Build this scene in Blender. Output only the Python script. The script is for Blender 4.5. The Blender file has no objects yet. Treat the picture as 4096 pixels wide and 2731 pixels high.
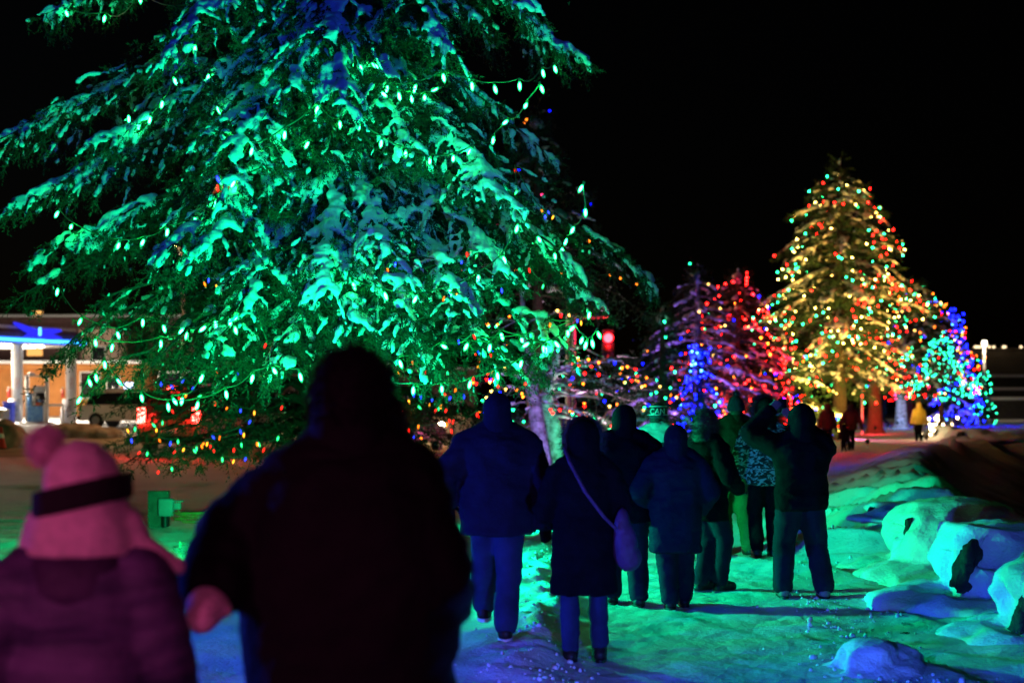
import bpy, bmesh, math, random
import numpy as np
from mathutils import Vector, Matrix, Euler

# ------------------------------------------------------------------ camera, sky, exposure
scene = bpy.context.scene
COL = scene.collection
CAMZ, FPX, CX, HY = 1.7, 5689.0, 2048.0, 1640.0      # eye height, focal length and horizon of the photograph (4096 px wide)
cam_data = bpy.data.cameras.new('camera')
cam = bpy.data.objects.new('camera', cam_data); COL.objects.link(cam)
cam.location = (0, 0, CAMZ)
cam.rotation_euler = (math.radians(90), 0, 0)
cam_data.sensor_width = 36.0
cam_data.lens = 36.0 * FPX / 4096.0
cam_data.shift_y = (HY - 1365.5) / 4096.0
cam_data.clip_start = 0.1
cam_data.clip_end = 3000
cam_data.dof.use_dof = True
cam_data.dof.focus_distance = 13.0
cam_data.dof.aperture_fstop = 1.5
cam_data.dof.aperture_blades = 0
scene.camera = cam

world = bpy.data.worlds.new('World'); scene.world = world
world.use_nodes = True
wn = world.node_tree.nodes; wn.clear()
w_out = wn.new('ShaderNodeOutputWorld'); w_bg = wn.new('ShaderNodeBackground'); w_sky = wn.new('ShaderNodeTexSky')
w_sky.sky_type = 'NISHITA'; w_sky.sun_disc = False
w_sky.sun_elevation = math.radians(-4.0); w_sky.sun_rotation = math.radians(-60)
w_bg.inputs['Strength'].default_value = 0.012
world.node_tree.links.new(w_sky.outputs[0], w_bg.inputs[0])
world.node_tree.links.new(w_bg.outputs[0], w_out.inputs[0])

vs = scene.view_settings
vs.view_transform = 'Standard'; vs.look = 'None'; vs.exposure = 0.0; vs.gamma = 1.0; vs.use_curve_mapping = False
cy = scene.cycles
cy.use_denoising = True
try: cy.denoiser = 'OPENIMAGEDENOISE'
except Exception: pass
cy.use_light_tree = True
cy.max_bounces = 4; cy.diffuse_bounces = 2; cy.glossy_bounces = 1; cy.transmission_bounces = 3; cy.transparent_max_bounces = 8
cy.sample_clamp_indirect = 2.0
cy.caustics_reflective = False; cy.caustics_refractive = False
cy.use_adaptive_sampling = False

# ------------------------------------------------------------------ helpers
rng = np.random.default_rng(11)
def at(px, py, Y):
    """a point of the place seen at photo pixel (px,py) and standing Y metres ahead"""
    return np.array([(px - CX) / FPX * Y, Y, CAMZ + (HY - py) / FPX * Y])

def _hash(i, j, k, s):
    n = (i.astype(np.int64) * 374761393 + j.astype(np.int64) * 668265263 + k.astype(np.int64) * 1274126177 + s * 974634541) & 0xffffffff
    n = ((n ^ (n >> 13)) * 1274126177) & 0xffffffff
    n = (n ^ (n >> 16)) & 0xffff
    return n / 65535.0
def vnoise(x, y, z=0.0, s=0):
    x, y, z = np.broadcast_arrays(np.asarray(x, float), np.asarray(y, float), np.asarray(z, float))
    i, j, k = np.floor(x), np.floor(y), np.floor(z)
    fx, fy, fz = x - i, y - j, z - k
    fx, fy, fz = [f * f * (3 - 2 * f) for f in (fx, fy, fz)]
    r = 0
    for a in (0, 1):
        for b in (0, 1):
            for c in (0, 1):
                w = (fx if a else 1 - fx) * (fy if b else 1 - fy) * (fz if c else 1 - fz)
                r = r + w * _hash(i + a, j + b, k + c, s)
    return r * 2 - 1
def fbm(x, y, z=0.0, s=0, o=4):
    r, a, f = 0, 0.5, 1.0
    for q in range(o):
        r = r + a * vnoise(np.asarray(x) * f, np.asarray(y) * f, np.asarray(z) * f, s + q); a *= 0.5; f *= 2.03
    return r
def sstep(a, b, x):
    t = np.clip((np.asarray(x, float) - a) / (b - a), 0, 1); return t * t * (3 - 2 * t)

class MB:
    """collects polygons (as arrays) that become ONE mesh"""
    def __init__(s): s.v = []; s.f = []; s.m = []; s.n = 0
    def add(s, v, f, mi=0):
        v = np.asarray(v, float).reshape(-1, 3); f = np.asarray(f, int)
        s.v.append(v); s.f.append(f + s.n); s.m.append(np.full(len(f), mi)); s.n += len(v); return s
    def many(s, tv, tf, M, T, mi=0):
        """template verts tv, faces tf, K matrices M (K,3,3), offsets T (K,3)"""
        K = len(M)
        if K == 0: return s
        v = np.einsum('kij,nj->kni', M, tv) + T[:, None, :]
        f = tf[None] + (np.arange(K) * len(tv))[:, None, None]
        return s.add(v.reshape(-1, 3), f.reshape(-1, tf.shape[1]), mi)
    def box(s, lo, hi, mi=0, rot=0.0, c=None):
        lo, hi = np.array(lo, float), np.array(hi, float)
        v = np.array([[x, y, z] for x in (0, 1) for y in (0, 1) for z in (0, 1)], float) * (hi - lo) + lo
        if rot:
            c = (lo + hi) / 2 if c is None else np.array(c, float)
            R = np.array(Matrix.Rotation(rot, 3, 'Z')); v = (v - c) @ R.T + c
        f = [[0, 1, 3, 2], [4, 6, 7, 5], [0, 4, 5, 1], [2, 3, 7, 6], [0, 2, 6, 4], [1, 5, 7, 3]]
        return s.add(v, f, mi)
    def tube(s, P, R, n=6, mi=0, cap=True, squash=None):
        P = np.asarray(P, float); R = np.broadcast_to(np.asarray(R, float), (len(P),))
        D = np.gradient(P, axis=0); D /= (np.linalg.norm(D, axis=1, keepdims=True) + 1e-9)
        u = np.array([0, 0, 1.0]) if abs(D[0, 2]) < 0.9 else np.array([0, 1.0, 0])
        rings = []
        for p, d, r in zip(P, D, R):
            a = np.cross(d, u); a /= np.linalg.norm(a) + 1e-9; b = np.cross(a, d); u = b
            t = np.arange(n) * 2 * np.pi / n
            rings.append(p + r * (np.cos(t)[:, None] * a + np.sin(t)[:, None] * b))
        v = np.concatenate(rings); L = len(P); f = []
        for i in range(L - 1):
            for j in range(n):
                f.append([i * n + j, i * n + (j + 1) % n, (i + 1) * n + (j + 1) % n, (i + 1) * n + j])
        s.add(v, f, mi)
        if cap:
            k = len(v)
            s.add(np.vstack([rings[0], P[0]]), [[(j + 1) % n, j, n] for j in range(n)], mi)
            s.add(np.vstack([rings[-1], P[-1]]), [[j, (j + 1) % n, n] for j in range(n)], mi)
        return s
    def loft(s, rings, n=20, mi=0, p=2.0):
        """rings: (cx,cy,z,rx,ry) ellipses from bottom to top, closed"""
        t = np.arange(n) * 2 * np.pi / n
        c, q = np.cos(t), np.sin(t)
        c2, q2 = np.sign(c) * np.abs(c) ** (2 / p), np.sign(q) * np.abs(q) ** (2 / p)
        v = [np.stack([r[0] + r[3] * c2, r[1] + r[4] * q2, np.full(n, r[2])], 1) for r in rings]
        L = len(rings); f = []
        for i in range(L - 1):
            for j in range(n): f.append([i * n + j, i * n + (j + 1) % n, (i + 1) * n + (j + 1) % n, (i + 1) * n + j])
        s.add(np.concatenate(v), f, mi)
        s.add(np.vstack([v[0], [[rings[0][0], rings[0][1], rings[0][2]]]]), [[(j + 1) % n, j, n] for j in range(n)], mi)
        s.add(np.vstack([v[-1], [[rings[-1][0], rings[-1][1], rings[-1][2]]]]), [[j, (j + 1) % n, n] for j in range(n)], mi)
        return s
    def ell(s, c, r, R=None, mi=0, sub=2):
        v = ICO[sub][0] * np.asarray(r, float)
        if R is not None: v = v @ np.asarray(R).T
        return s.add(v + np.asarray(c, float), ICO[sub][1], mi)
    def cap(s, a, b, ra, rb, n=12, mi=0):
        """tapered capsule: tube + end balls"""
        a, b = np.asarray(a, float), np.asarray(b, float)
        s.tube([a, (a + b) / 2, b], [ra, (ra + rb) / 2, rb], n, mi); s.ell(a, [ra] * 3, mi=mi); s.ell(b, [rb] * 3, mi=mi); return s
    def chain(s, P, R, n=12, mi=0):
        for i in range(len(P) - 1): s.cap(P[i], P[i + 1], R[i], R[i + 1], n, mi)
        return s
    def mesh(s, name, mats=(), smooth=True):
        me = bpy.data.meshes.new(name)
        V = np.concatenate(s.v) if s.v else np.zeros((0, 3))
        ls = np.concatenate([f.ravel() for f in s.f]); ln = np.concatenate([np.full(len(f), f.shape[1]) for f in s.f])
        me.vertices.add(len(V)); me.vertices.foreach_set('co', V.astype(np.float32).ravel())
        me.loops.add(len(ls)); me.loops.foreach_set('vertex_index', ls.astype(np.int32))
        me.polygons.add(len(ln)); me.polygons.foreach_set('loop_start', np.concatenate([[0], np.cumsum(ln)[:-1]]).astype(np.int32))
        me.polygons.foreach_set('loop_total', ln.astype(np.int32))
        me.polygons.foreach_set('material_index', np.concatenate(s.m).astype(np.int32))
        if smooth: me.polygons.foreach_set('use_smooth', np.ones(len(ln), bool))
        for m in mats: me.materials.append(m)
        me.update(calc_edges=True)
        return me

def _ico(sub):
    bm = bmesh.new(); bmesh.ops.create_icosphere(bm, subdivisions=sub, radius=1.0)
    v = np.array([x.co[:] for x in bm.verts]); f = np.array([[q.index for q in p.verts] for p in bm.faces]); bm.free(); return v, f
ICO = {k: _ico(k) for k in (1, 2, 3)}

def tag(o, label=None, cat=None, group=None, kind=None):
    if label: o['label'] = label
    if cat: o['category'] = cat
    if group: o['group'] = group
    if kind: o['kind'] = kind
    return o
def empty(name, loc=(0, 0, 0), rz=0.0, **k):
    o = bpy.data.objects.new(name, None); COL.objects.link(o); o.location = tuple(loc); o.rotation_euler = (0, 0, rz); o.empty_display_size = 0.2
    return tag(o, **k)
def obj(name, me, mats=None, parent=None, loc=None, rot=None, **k):
    if isinstance(me, MB): me = me.mesh(name, mats if isinstance(mats, (list, tuple)) else ([mats] if mats else []), k.pop('smooth', True))
    elif mats is not None:
        me.materials.clear()
        for m in (mats if isinstance(mats, (list, tuple)) else [mats]): me.materials.append(m)
    k.pop('smooth', None)
    o = bpy.data.objects.new(name, me); COL.objects.link(o)
    if parent is not None: o.parent = parent
    if loc is not None: o.location = tuple(loc)
    if rot is not None: o.rotation_euler = rot
    return tag(o, **k)

def remesh(mb, voxel, smooth=6, name='m', fac=0.5):
    """melt overlapping shapes of a MB into one continuous surface"""
    me = mb.mesh(name)
    o = bpy.data.objects.new('tmp', me); COL.objects.link(o)
    m = o.modifiers.new('r', 'REMESH'); m.mode = 'VOXEL'; m.voxel_size = voxel; m.use_smooth_shade = True
    if smooth:
        q = o.modifiers.new('s', 'SMOOTH'); q.factor = fac; q.iterations = smooth
    dg = bpy.context.evaluated_depsgraph_get()
    r = bpy.data.meshes.new_from_object(o.evaluated_get(dg))
    bpy.data.objects.remove(o); bpy.data.meshes.remove(me)
    r.name = name
    return r
def displace(me, amp, freq, seed=0, stretch=(1, 1, 1), o=3, ridged=False):
    n = len(me.vertices); co = np.empty(n * 3, np.float32); me.vertices.foreach_get('co', co); co = co.reshape(-1, 3).astype(float)
    no = np.empty(n * 3, np.float32); me.vertices.foreach_get('normal', no); no = no.reshape(-1, 3)
    d = fbm(co[:, 0] * freq * stretch[0], co[:, 1] * freq * stretch[1], co[:, 2] * freq * stretch[2], seed, o)
    if ridged: d = (0.5 - np.abs(d)) * 2 - 0.5
    co += no * (d * amp)[:, None]
    me.vertices.foreach_set('co', co.astype(np.float32).ravel()); me.update(); return me
def verts_of(me):
    n = len(me.vertices); co = np.empty(n * 3, np.float32); me.vertices.foreach_get('co', co)
    no = np.empty(n * 3, np.float32); me.vertices.foreach_get('normal', no)
    return co.reshape(-1, 3).astype(float), no.reshape(-1, 3).astype(float)
def fuzz(mb, me, n, length, width, seed=0, droop=0.3, mask=None, mi=0, lean=0.5):
    """fur or hair: thin tapering strands growing out of the surface of me"""
    r = np.random.default_rng(seed); co, no = verts_of(me)
    idx = np.arange(len(co)) if mask is None else np.nonzero(mask(co))[0]
    idx = r.choice(idx, n); p = co[idx]; d = no[idx] + r.normal(0, lean, (n, 3)); d[:, 2] -= droop
    d /= np.linalg.norm(d, axis=1, keepdims=True)
    w = np.cross(d, r.normal(size=(n, 3))); w /= np.linalg.norm(w, axis=1, keepdims=True)
    L = length * r.uniform(0.5, 1.2, n)[:, None]
    a, b, c = p - d * 0.004 - w * width, p - d * 0.004 + w * width, p + d * L + np.array([0, 0, -0.15]) * L * droop
    v = np.stack([a, b, c], 1).reshape(-1, 3)
    mb.add(v, np.arange(3 * n).reshape(-1, 3), mi); return mb

# ------------------------------------------------------------------ materials
MATS = {}
def mat(name, col, rough=0.8, var=0.15, scale=8.0, bump=0.0, bscale=None, metal=0.0, spec=0.3, col2=None, sheen=0.0, coord='Object', detail=4.0, stretch=None):
    if name in MATS: return MATS[name]
    m = bpy.data.materials.new(name); m.use_nodes = True; MATS[name] = m
    nt = m.node_tree; N, L = nt.nodes, nt.links; p = N['Principled BSDF']
    p.inputs['Roughness'].default_value = rough; p.inputs['Metallic'].default_value = metal
    p.inputs['Specular IOR Level'].default_value = spec
    if sheen: p.inputs['Sheen Weight'].default_value = sheen
    tc = N.new('ShaderNodeTexCoord'); nz = N.new('ShaderNodeTexNoise'); nz.inputs['Scale'].default_value = scale; nz.inputs['Detail'].default_value = detail
    if stretch:
        mp = N.new('ShaderNodeMapping'); mp.inputs['Scale'].default_value = stretch; L.new(tc.outputs[coord], mp.inputs[0]); L.new(mp.outputs[0], nz.inputs['Vector'])
    else: L.new(tc.outputs[coord], nz.inputs['Vector'])
    rp = N.new('ShaderNodeValToRGB'); rp.color_ramp.elements[0].position = 0.3; rp.color_ramp.elements[1].position = 0.7
    c = np.array(col[:3], float); c2 = np.array(col2[:3], float) if col2 is not None else c * (1 + var)
    a = c if col2 is not None else c * (1 - var)
    rp.color_ramp.elements[0].color = (*np.clip(a, 0, 1), 1); rp.color_ramp.elements[1].color = (*np.clip(c2, 0, 1), 1)
    L.new(nz.outputs['Fac'], rp.inputs['Fac']); L.new(rp.outputs['Color'], p.inputs['Base Color'])
    if bump:
        nb = N.new('ShaderNodeTexNoise'); nb.inputs['Scale'].default_value = bscale or scale * 4; nb.inputs['Detail'].default_value = 5
        L.new(tc.outputs[coord], nb.inputs['Vector']); bp = N.new('ShaderNodeBump'); bp.inputs['Strength'].default_value = bump; bp.inputs['Distance'].default_value = 0.03
        L.new(nb.outputs['Fac'], bp.inputs['Height']); L.new(bp.outputs['Normal'], p.inputs['Normal'])
    return m
def emit(name, col, strength, sample='AUTO'):
    if name in MATS: return MATS[name]
    m = bpy.data.materials.new(name); m.use_nodes = True; MATS[name] = m
    nt = m.node_tree; N, L = nt.nodes, nt.links; N.clear()
    o = N.new('ShaderNodeOutputMaterial'); e = N.new('ShaderNodeEmission'); e.inputs['Color'].default_value = (*col, 1); e.inputs['Strength'].default_value = strength
    # glass and coating are never perfectly even: a faint mottling of the glow
    tc = N.new('ShaderNodeTexCoord'); nz = N.new('ShaderNodeTexNoise'); nz.inputs['Scale'].default_value = 30
    mr = N.new('ShaderNodeMapRange'); mr.inputs['To Min'].default_value = strength * 0.8; mr.inputs['To Max'].default_value = strength * 1.2
    L.new(tc.outputs['Object'], nz.inputs['Vector']); L.new(nz.outputs['Fac'], mr.inputs['Value']); L.new(mr.outputs[0], e.inputs['Strength'])
    L.new(e.outputs[0], o.inputs['Surface'])
    m.cycles.emission_sampling = sample
    return m
def glow_glass(name, col, strength, clear=0.45):
    """tinted, softly glowing bulb glass: part clear, part lit"""
    if name in MATS: return MATS[name]
    m = bpy.data.materials.new(name); m.use_nodes = True; MATS[name] = m
    nt = m.node_tree; N, L = nt.nodes, nt.links; N.clear()
    o = N.new('ShaderNodeOutputMaterial'); e = N.new('ShaderNodeEmission'); e.inputs['Color'].default_value = (*col, 1); e.inputs['Strength'].default_value = strength
    t = N.new('ShaderNodeBsdfTransparent'); t.inputs['Color'].default_value = (*(0.5 + 0.5 * np.array(col)), 1)
    mx = N.new('ShaderNodeMixShader')
    tc = N.new('ShaderNodeTexCoord'); nz = N.new('ShaderNodeTexNoise'); nz.inputs['Scale'].default_value = 60
    mr = N.new('ShaderNodeMapRange'); mr.inputs['To Min'].default_value = clear - .1; mr.inputs['To Max'].default_value = clear + .1
    L.new(tc.outputs['Object'], nz.inputs['Vector']); L.new(nz.outputs['Fac'], mr.inputs['Value']); L.new(mr.outputs[0], mx.inputs[0])
    L.new(e.outputs[0], mx.inputs[1]); L.new(t.outputs[0], mx.inputs[2]); L.new(mx.outputs[0], o.inputs['Surface'])
    m.cycles.emission_sampling = 'NONE'
    return m
SNOW = mat('snow', (0.80, 0.82, 0.85), 0.8, 0.05, 5.0, 0.45, 38.0, spec=0.15)
BARK = mat('bark', (0.07, 0.05, 0.035), 0.95, 0.4, 14.0, 0.9, 40.0, spec=0.1)
NEEDLE = mat('needles', (0.022, 0.05, 0.022), 0.75, 0.45, 2.2, spec=0.2)
BLACK = mat('black_plastic', (0.01, 0.01, 0.011), 0.5, 0.2, 20)
CORD = mat('light_cord', (0.03, 0.12, 0.06), 0.6, 0.2, 30)
GREY_METAL = mat('grey_metal', (0.32, 0.33, 0.34), 0.45, 0.1, 6, metal=0.6)
WHITE_PAINT = mat('white_paint', (0.78, 0.78, 0.76), 0.5, 0.05, 4)
# ------------------------------------------------------------------ the ground
_CY = np.array([-60, 0, 5, 9, 12, 14, 20, 30, 45, 60, 75, 100, 160, 700.])
_CXS = np.array([3.0, 3.2, 3.6, 4.1, 4.5, 4.75, 5.75, 8.5, 13.3, 20.0, 27.5, 40, 70, 340.])
_CH = np.array([.1, .1, .1, .1, .08, .14, .55, .50, .34, .26, .22, .2, .2, .2])
def crest_x(y): return np.interp(y, _CY, _CXS)
def ground_z(x, y, fine=True):
    x = np.asarray(x, float); y = np.asarray(y, float)
    yy = np.clip(y - 13, 0, 75)
    z = 0.00013 * yy ** 2 + 0.004 * np.clip(y - 88, 0, 400)
    z = z + 0.62 * sstep(22, 62, y) * sstep(1, -9, x)
    cx = crest_x(y); d = x - cx
    # drifted bank along the right edge, wind-carved ridges running across it
    hb = np.interp(y, _CY, _CH)
    w = 2.3
    u = y * 0.55 + d * 0.9
    ridge = 1 - np.abs(fbm(u * 0.8 + 3, d * 0.55 + 7, 0, 5, 2)) * 2.6
    ridge2 = 1 - np.abs(fbm(u * 1.9 + 1, d * 0.7 + 2, 0, 9, 2)) * 2.6
    lump = 0.75 + 0.5 * fbm(y * 0.35, d * 0.3, 0, 21, 2)
    prof = np.where(d < 0, np.exp(-(d / w * 1.25) ** 2 * 1.9), np.exp(-(d / 1.0) ** 2))
    far = sstep(13, 17, y)
    # sharp lipped cornices the wind has cut across the bank
    q = y * 0.42 + d * 0.62 + 0.55 * fbm(y * .3, d * .5, 0, 71, 2); sw = q - np.floor(q); q2 = y * 1.05 + d * 0.85 + 0.6 * fbm(y * .6, d * .8, 0, 72, 2); sw2 = q2 - np.floor(q2)
    corn = 0.34 * sw ** 1.6 * sstep(1.0, .88, sw) * (.45 + .55 * sstep(50, 24, y)) + 0.13 * sw2 ** 1.5 * sstep(1.0, .9, sw2) * sstep(28, 18, y)
    z = z + hb * prof * lump + (prof * 0.12 * np.clip(ridge, -0.3, 1) + np.where(d < 0, np.exp(-(d / 2.3) ** 2), prof) * corn * 1.25) * (0.12 + 0.88 * far) * np.where(d < 0, 1, np.exp(-d))
    # beyond the bank the ground falls away
    z = z - np.clip(d - 0.4, 0, 9) * 0.36 - np.clip(d - 9.4, 0, 60) * 0.02
    if fine:
        near = sstep(60, 20, y)
        path = sstep(-0.3, 0.6, x - (y - 9) * 0.02) * sstep(0.2, -1.2, d + 0.9)
        lawn = 1 - path
        z = z + near * path * (0.022 * fbm(x * 1.6, y * 1.2, 0, 31, 2) + 0.016 * fbm(x * 6, y * 4.5, 0, 32, 3) + 0.014 * fbm(x * 22, y * 16, 0, 34, 2))
        z = z + lawn * (0.09 * fbm(x * 0.5, y * 0.5, 0, 41, 3) + 0.05 * fbm(x * 2.2, y * 2.2, 0, 42, 3) * near)
        edge = np.exp(-((x - 0.15 - (y - 9) * 0.02 - 0.15 * fbm(y * 0.8, 0, 0, 44, 2)) / 0.35) ** 2) * sstep(7, 10, y) * near
        z = z + edge * (0.07 + 0.10 * np.clip(fbm(x * 5, y * 5, 0, 45, 3) + .2, 0, 1))
    return z
def gz(x, y): return float(ground_z(np.array([x]), np.array([y]))[0])
def on(px, Y):
    x = (px - CX) / FPX * Y; return np.array([x, Y, gz(x, Y)])

def _axis(parts):
    out = []
    for a, b, n in parts: out.append(np.linspace(a, b, n, endpoint=False))
    return np.concatenate(out + [[parts[-1][1]]])
gx = _axis([(-420, -60, 24), (-60, -20, 14), (-20, -7, 28), (-7, -0.6, 66), (-0.6, 5.2, 135), (5.2, 16, 70), (16, 40, 26), (40, 420, 30)])
gy = _axis([(-60, 4, 20), (4, 8, 30), (8, 16, 175), (16, 26, 105), (26, 60, 90), (60, 110, 36), (110, 900, 40)])
GX, GY = np.meshgrid(gx, gy)
GZ = ground_z(GX, GY)
nx, ny = len(gx), len(gy)
ii = (np.arange(ny - 1)[:, None] * nx + np.arange(nx - 1)[None]).ravel()
gm = MB().add(np.stack([GX, GY, GZ], -1).reshape(-1, 3), np.stack([ii, ii + 1, ii + nx + 1, ii + nx], 1))
gme = gm.mesh('ground')
# bare soil and dead grass on the lee slope, sanded slush on the road: what the surface is made of
soil = sstep(1.2, 2.6, (GX - crest_x(GY)) + 0.9 * fbm(GX * .8, GY * .8, 0, 61, 3))
road_y = 47 + 0.06 * GX
road = sstep(7.5, 5.5, np.abs(GY - road_y) + 1.5 * fbm(GX * .3, GY * .3, 0, 63, 3)) * sstep(11, 6, GX)
lot = sstep(56, 60, GY) * sstep(0, -4, GX) * sstep(120, 100, GY)
att = gme.attributes.new('soil', 'FLOAT', 'POINT'); att.data.foreach_set('value', soil.ravel().astype(np.float32))
att = gme.attributes.new('road', 'FLOAT', 'POINT'); att.data.foreach_set('value', np.clip(road + .35 * lot, 0, 1).ravel().astype(np.float32))
def ground_mat():
    m = bpy.data.materials.new('trodden_snow'); m.use_nodes = True; nt = m.node_tree; N, L = nt.nodes, nt.links; p = N['Principled BSDF']
    p.inputs['Roughness'].default_value = 0.8; p.inputs['Specular IOR Level'].default_value = 0.2
    tc = N.new('ShaderNodeTexCoord')
    def noise(s, d=5):
        n = N.new('ShaderNodeTexNoise'); n.inputs['Scale'].default_value = s; n.inputs['Detail'].default_value = d; L.new(tc.outputs['Object'], n.inputs['Vector']); return n
    def ramp(src, stops):
        r = N.new('ShaderNodeValToRGB'); e = r.color_ramp.elements
        e[0].position, e[0].color = stops[0][0], (*stops[0][1], 1); e[1].position, e[1].color = stops[1][0], (*stops[1][1], 1); L.new(src, r.inputs['Fac']); return r
    sn = ramp(noise(1.3).outputs['Fac'], [(0.3, (.74, .76, .79)), (0.65, (.82, .83, .86))])
    # grit and needles trodden into the snow
    grit = ramp(noise(16, 6).outputs['Fac'], [(0.60, (0, 0, 0)), (0.72, (1, 1, 1))])
    so = ramp(noise(4).outputs['Fac'], [(0.35, (.006, .005, .003)), (0.7, (.024, .020, .012))])
    rd = ramp(noise(0.7).outputs['Fac'], [(0.3, (.30, .24, .19)), (0.7, (.55, .50, .45))])
    def mixc(f, a, b):
        x = N.new('ShaderNodeMix'); x.data_type = 'RGBA'
        if hasattr(f, 'links'): L.new(f, x.inputs[0])
        else: x.inputs[0].default_value = f
        for s, q in ((a, 6), (b, 7)):
            if hasattr(s, 'links'): L.new(s, x.inputs[q])
            else: x.inputs[q].default_value = s
        return x.outputs[2]
    a1 = N.new('ShaderNodeAttribute'); a1.attribute_name = 'soil'; a2 = N.new('ShaderNodeAttribute'); a2.attribute_name = 'road'
    g = N.new('ShaderNodeMath'); g.operation = 'MULTIPLY'; g.inputs[1].default_value = 0.25; L.new(grit.outputs[0], g.inputs[0])
    c = mixc(g.outputs[0], sn.outputs[0], (.30, .29, .27, 1))
    c = mixc(a2.outputs['Fac'], c, rd.outputs[0]); c = mixc(a1.outputs['Fac'], c, so.outputs[0])
    L.new(c, p.inputs['Base Color'])
    prev = None
    for s, st, dist in ((9, .3, .05), (34, .5, .02), (110, .4, .008)):
        b = N.new('ShaderNodeBump'); b.inputs['Strength'].default_value = st; b.inputs['Distance'].default_value = dist
        L.new(noise(s, 4).outputs['Fac'], b.inputs['Height'])
        if prev: L.new(prev.outputs[0], b.inputs['Normal'])
        prev = b
    L.new(prev.outputs[0], p.inputs['Normal'])
    return m
gme.materials.append(ground_mat())
tag(obj('ground', gme), kind='structure')

# ------------------------------------------------------------------ boulders under snow along the path
ROCK = mat('rock', (0.045, 0.042, 0.038), 0.9, 0.5, 6, 0.8, 22)
def boulder(px, Y, r, ztop, label, seed, face=(-0.8, -0.6), blocky=0.0, shards=4):
    b = on(px, Y); h = ztop - b[2]
    r_ = np.random.default_rng(seed)
    t = empty('boulder', b, label=label, cat='boulder', group='snow covered boulders along the path edge')
    fx, fy = face
    # angular rock shards that stick out of the snow on the path side
    mb = MB()
    for k in range(shards):
        R = np.array(Euler((r_.normal(0, .12), r_.normal(0, .12), math.atan2(fy, fx) + r_.normal(0, .3))).to_matrix())
        v = np.array([[x, y, z] for x in (-1, 1) for y in (-1, 1) for z in (-1, 1)], float); v[:, :2] *= np.where(v[:, 2:] > 0, .55, 1.0)
        o_ = r_.normal(0, .07) * r
        v = (v * [r * .17, r * r_.uniform(.04, .08), h * r_.uniform(.26, .42)]) @ R.T + [fx * r * .66 - fy * o_, fy * r * .66 + fx * o_, h * r_.uniform(.30, .44)]
        mb.add(v, [[0, 1, 3, 2], [4, 6, 7, 5], [0, 4, 5, 1], [2, 3, 7, 6], [0, 2, 6, 4], [1, 5, 7, 3]])
    if shards:
        rk = remesh(mb, max(.018, .0012 * Y), 1, 'rock'); displace(rk, 0.06 * r, 6.0 / r, seed, o=4)
        rk.polygons.foreach_set('use_smooth', np.zeros(len(rk.polygons), bool))
        obj('rock', rk, ROCK, t)
    s = MB()
    s.ell((.05 * r, .08 * r, h * .62), (r * .86, r * .86, h * .38)); s.ell((.2 * r, .2 * r, h * .45), (r * 1.0, r * .95, h * .5)); s.ell((.5 * r, .1, h * .3), (r * .95, r * .95, h * .5))
    s.ell((-.2 * r, -.3 * r, h * .40), (r * .66, r * .62, h * .46)); s.ell((.3 * r, -.5 * r, h * .3), (r * .7, r * .55, h * .46)); s.ell((-.6 * r, -.35 * r, -h * .14), (r * .8, r * .8, h * .30))
    s.ell((.2 * r, -.75 * r, -h * .16), (r * 1.2, r * .9, h * .30)); s.ell((.9 * r, -.5 * r, -.05), (r * 1.0, r * .9, h * .42))
    if blocky: s.box((-.55 * r, -.5 * r, h * .2), (.8 * r, .7 * r, h * .93))
    for k in range(6):
        a = r_.uniform(0, 6.28); s.ell((math.cos(a) * r * .8, math.sin(a) * r * .8, -h * .16), (r * .8, r * .8, h * .28))
    sm = remesh(s, max(.033, .002 * Y), 9, 'snow_cap')
    co, no = verts_of(sm)
    for k in range(14):   # wind scoops: shallow bowls pressed into the cap
        a = r_.uniform(2.6, 6.4); c = np.array([math.cos(a) * r * .8, math.sin(a) * r * .8, r_.uniform(.12, .8) * h]); q = r_.uniform(.22, .46) * r
        d = np.linalg.norm((co - c), axis=1); co -= no * (np.clip(1 - (d / q) ** 2, 0, 1) ** 1.0 * q * .36)[:, None]
    sm.vertices.foreach_set('co', co.astype(np.float32).ravel()); sm.update()
    displace(sm, .05 * r, 1.7 / r, seed + 5, (1, 1, 1.8), 2, True); displace(sm, .02, 9, seed + 6, (1, 1, 1.5), 4)
    obj('snow_cap', sm, SNOW, t, kind='stuff')
    return t
boulder(3795, 14.2, 0.78, 0.84, 'rounded snow dome boulder with a dark rock face beside the drift ridges', 3)
boulder(4020, 12.0, 0.74, 0.77, 'scooped snow capped boulder with a tall black crack on its side', 5, blocky=1.0)
boulder(4230, 10.4, 0.56, 0.64, 'small round snow capped boulder huddled against the scooped one', 8)
boulder(3480, 9.2, 0.27, 0.22, 'low ankle high snow lump with a curled lip beside the path', 12, shards=0)
boulder(3590, 17.0, 0.5, 0.60, 'boulder buried in drift with a small dark opening at its foot', 14)
boulder(3775, 64.5, 0.9, 1.05, 'big rounded snowy boulder under the little warm white lights', 15)
boulder(3890, 58.0, 1.1, .95, 'broad snowy boulder lit yellow on top of the far bank', 16)

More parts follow.
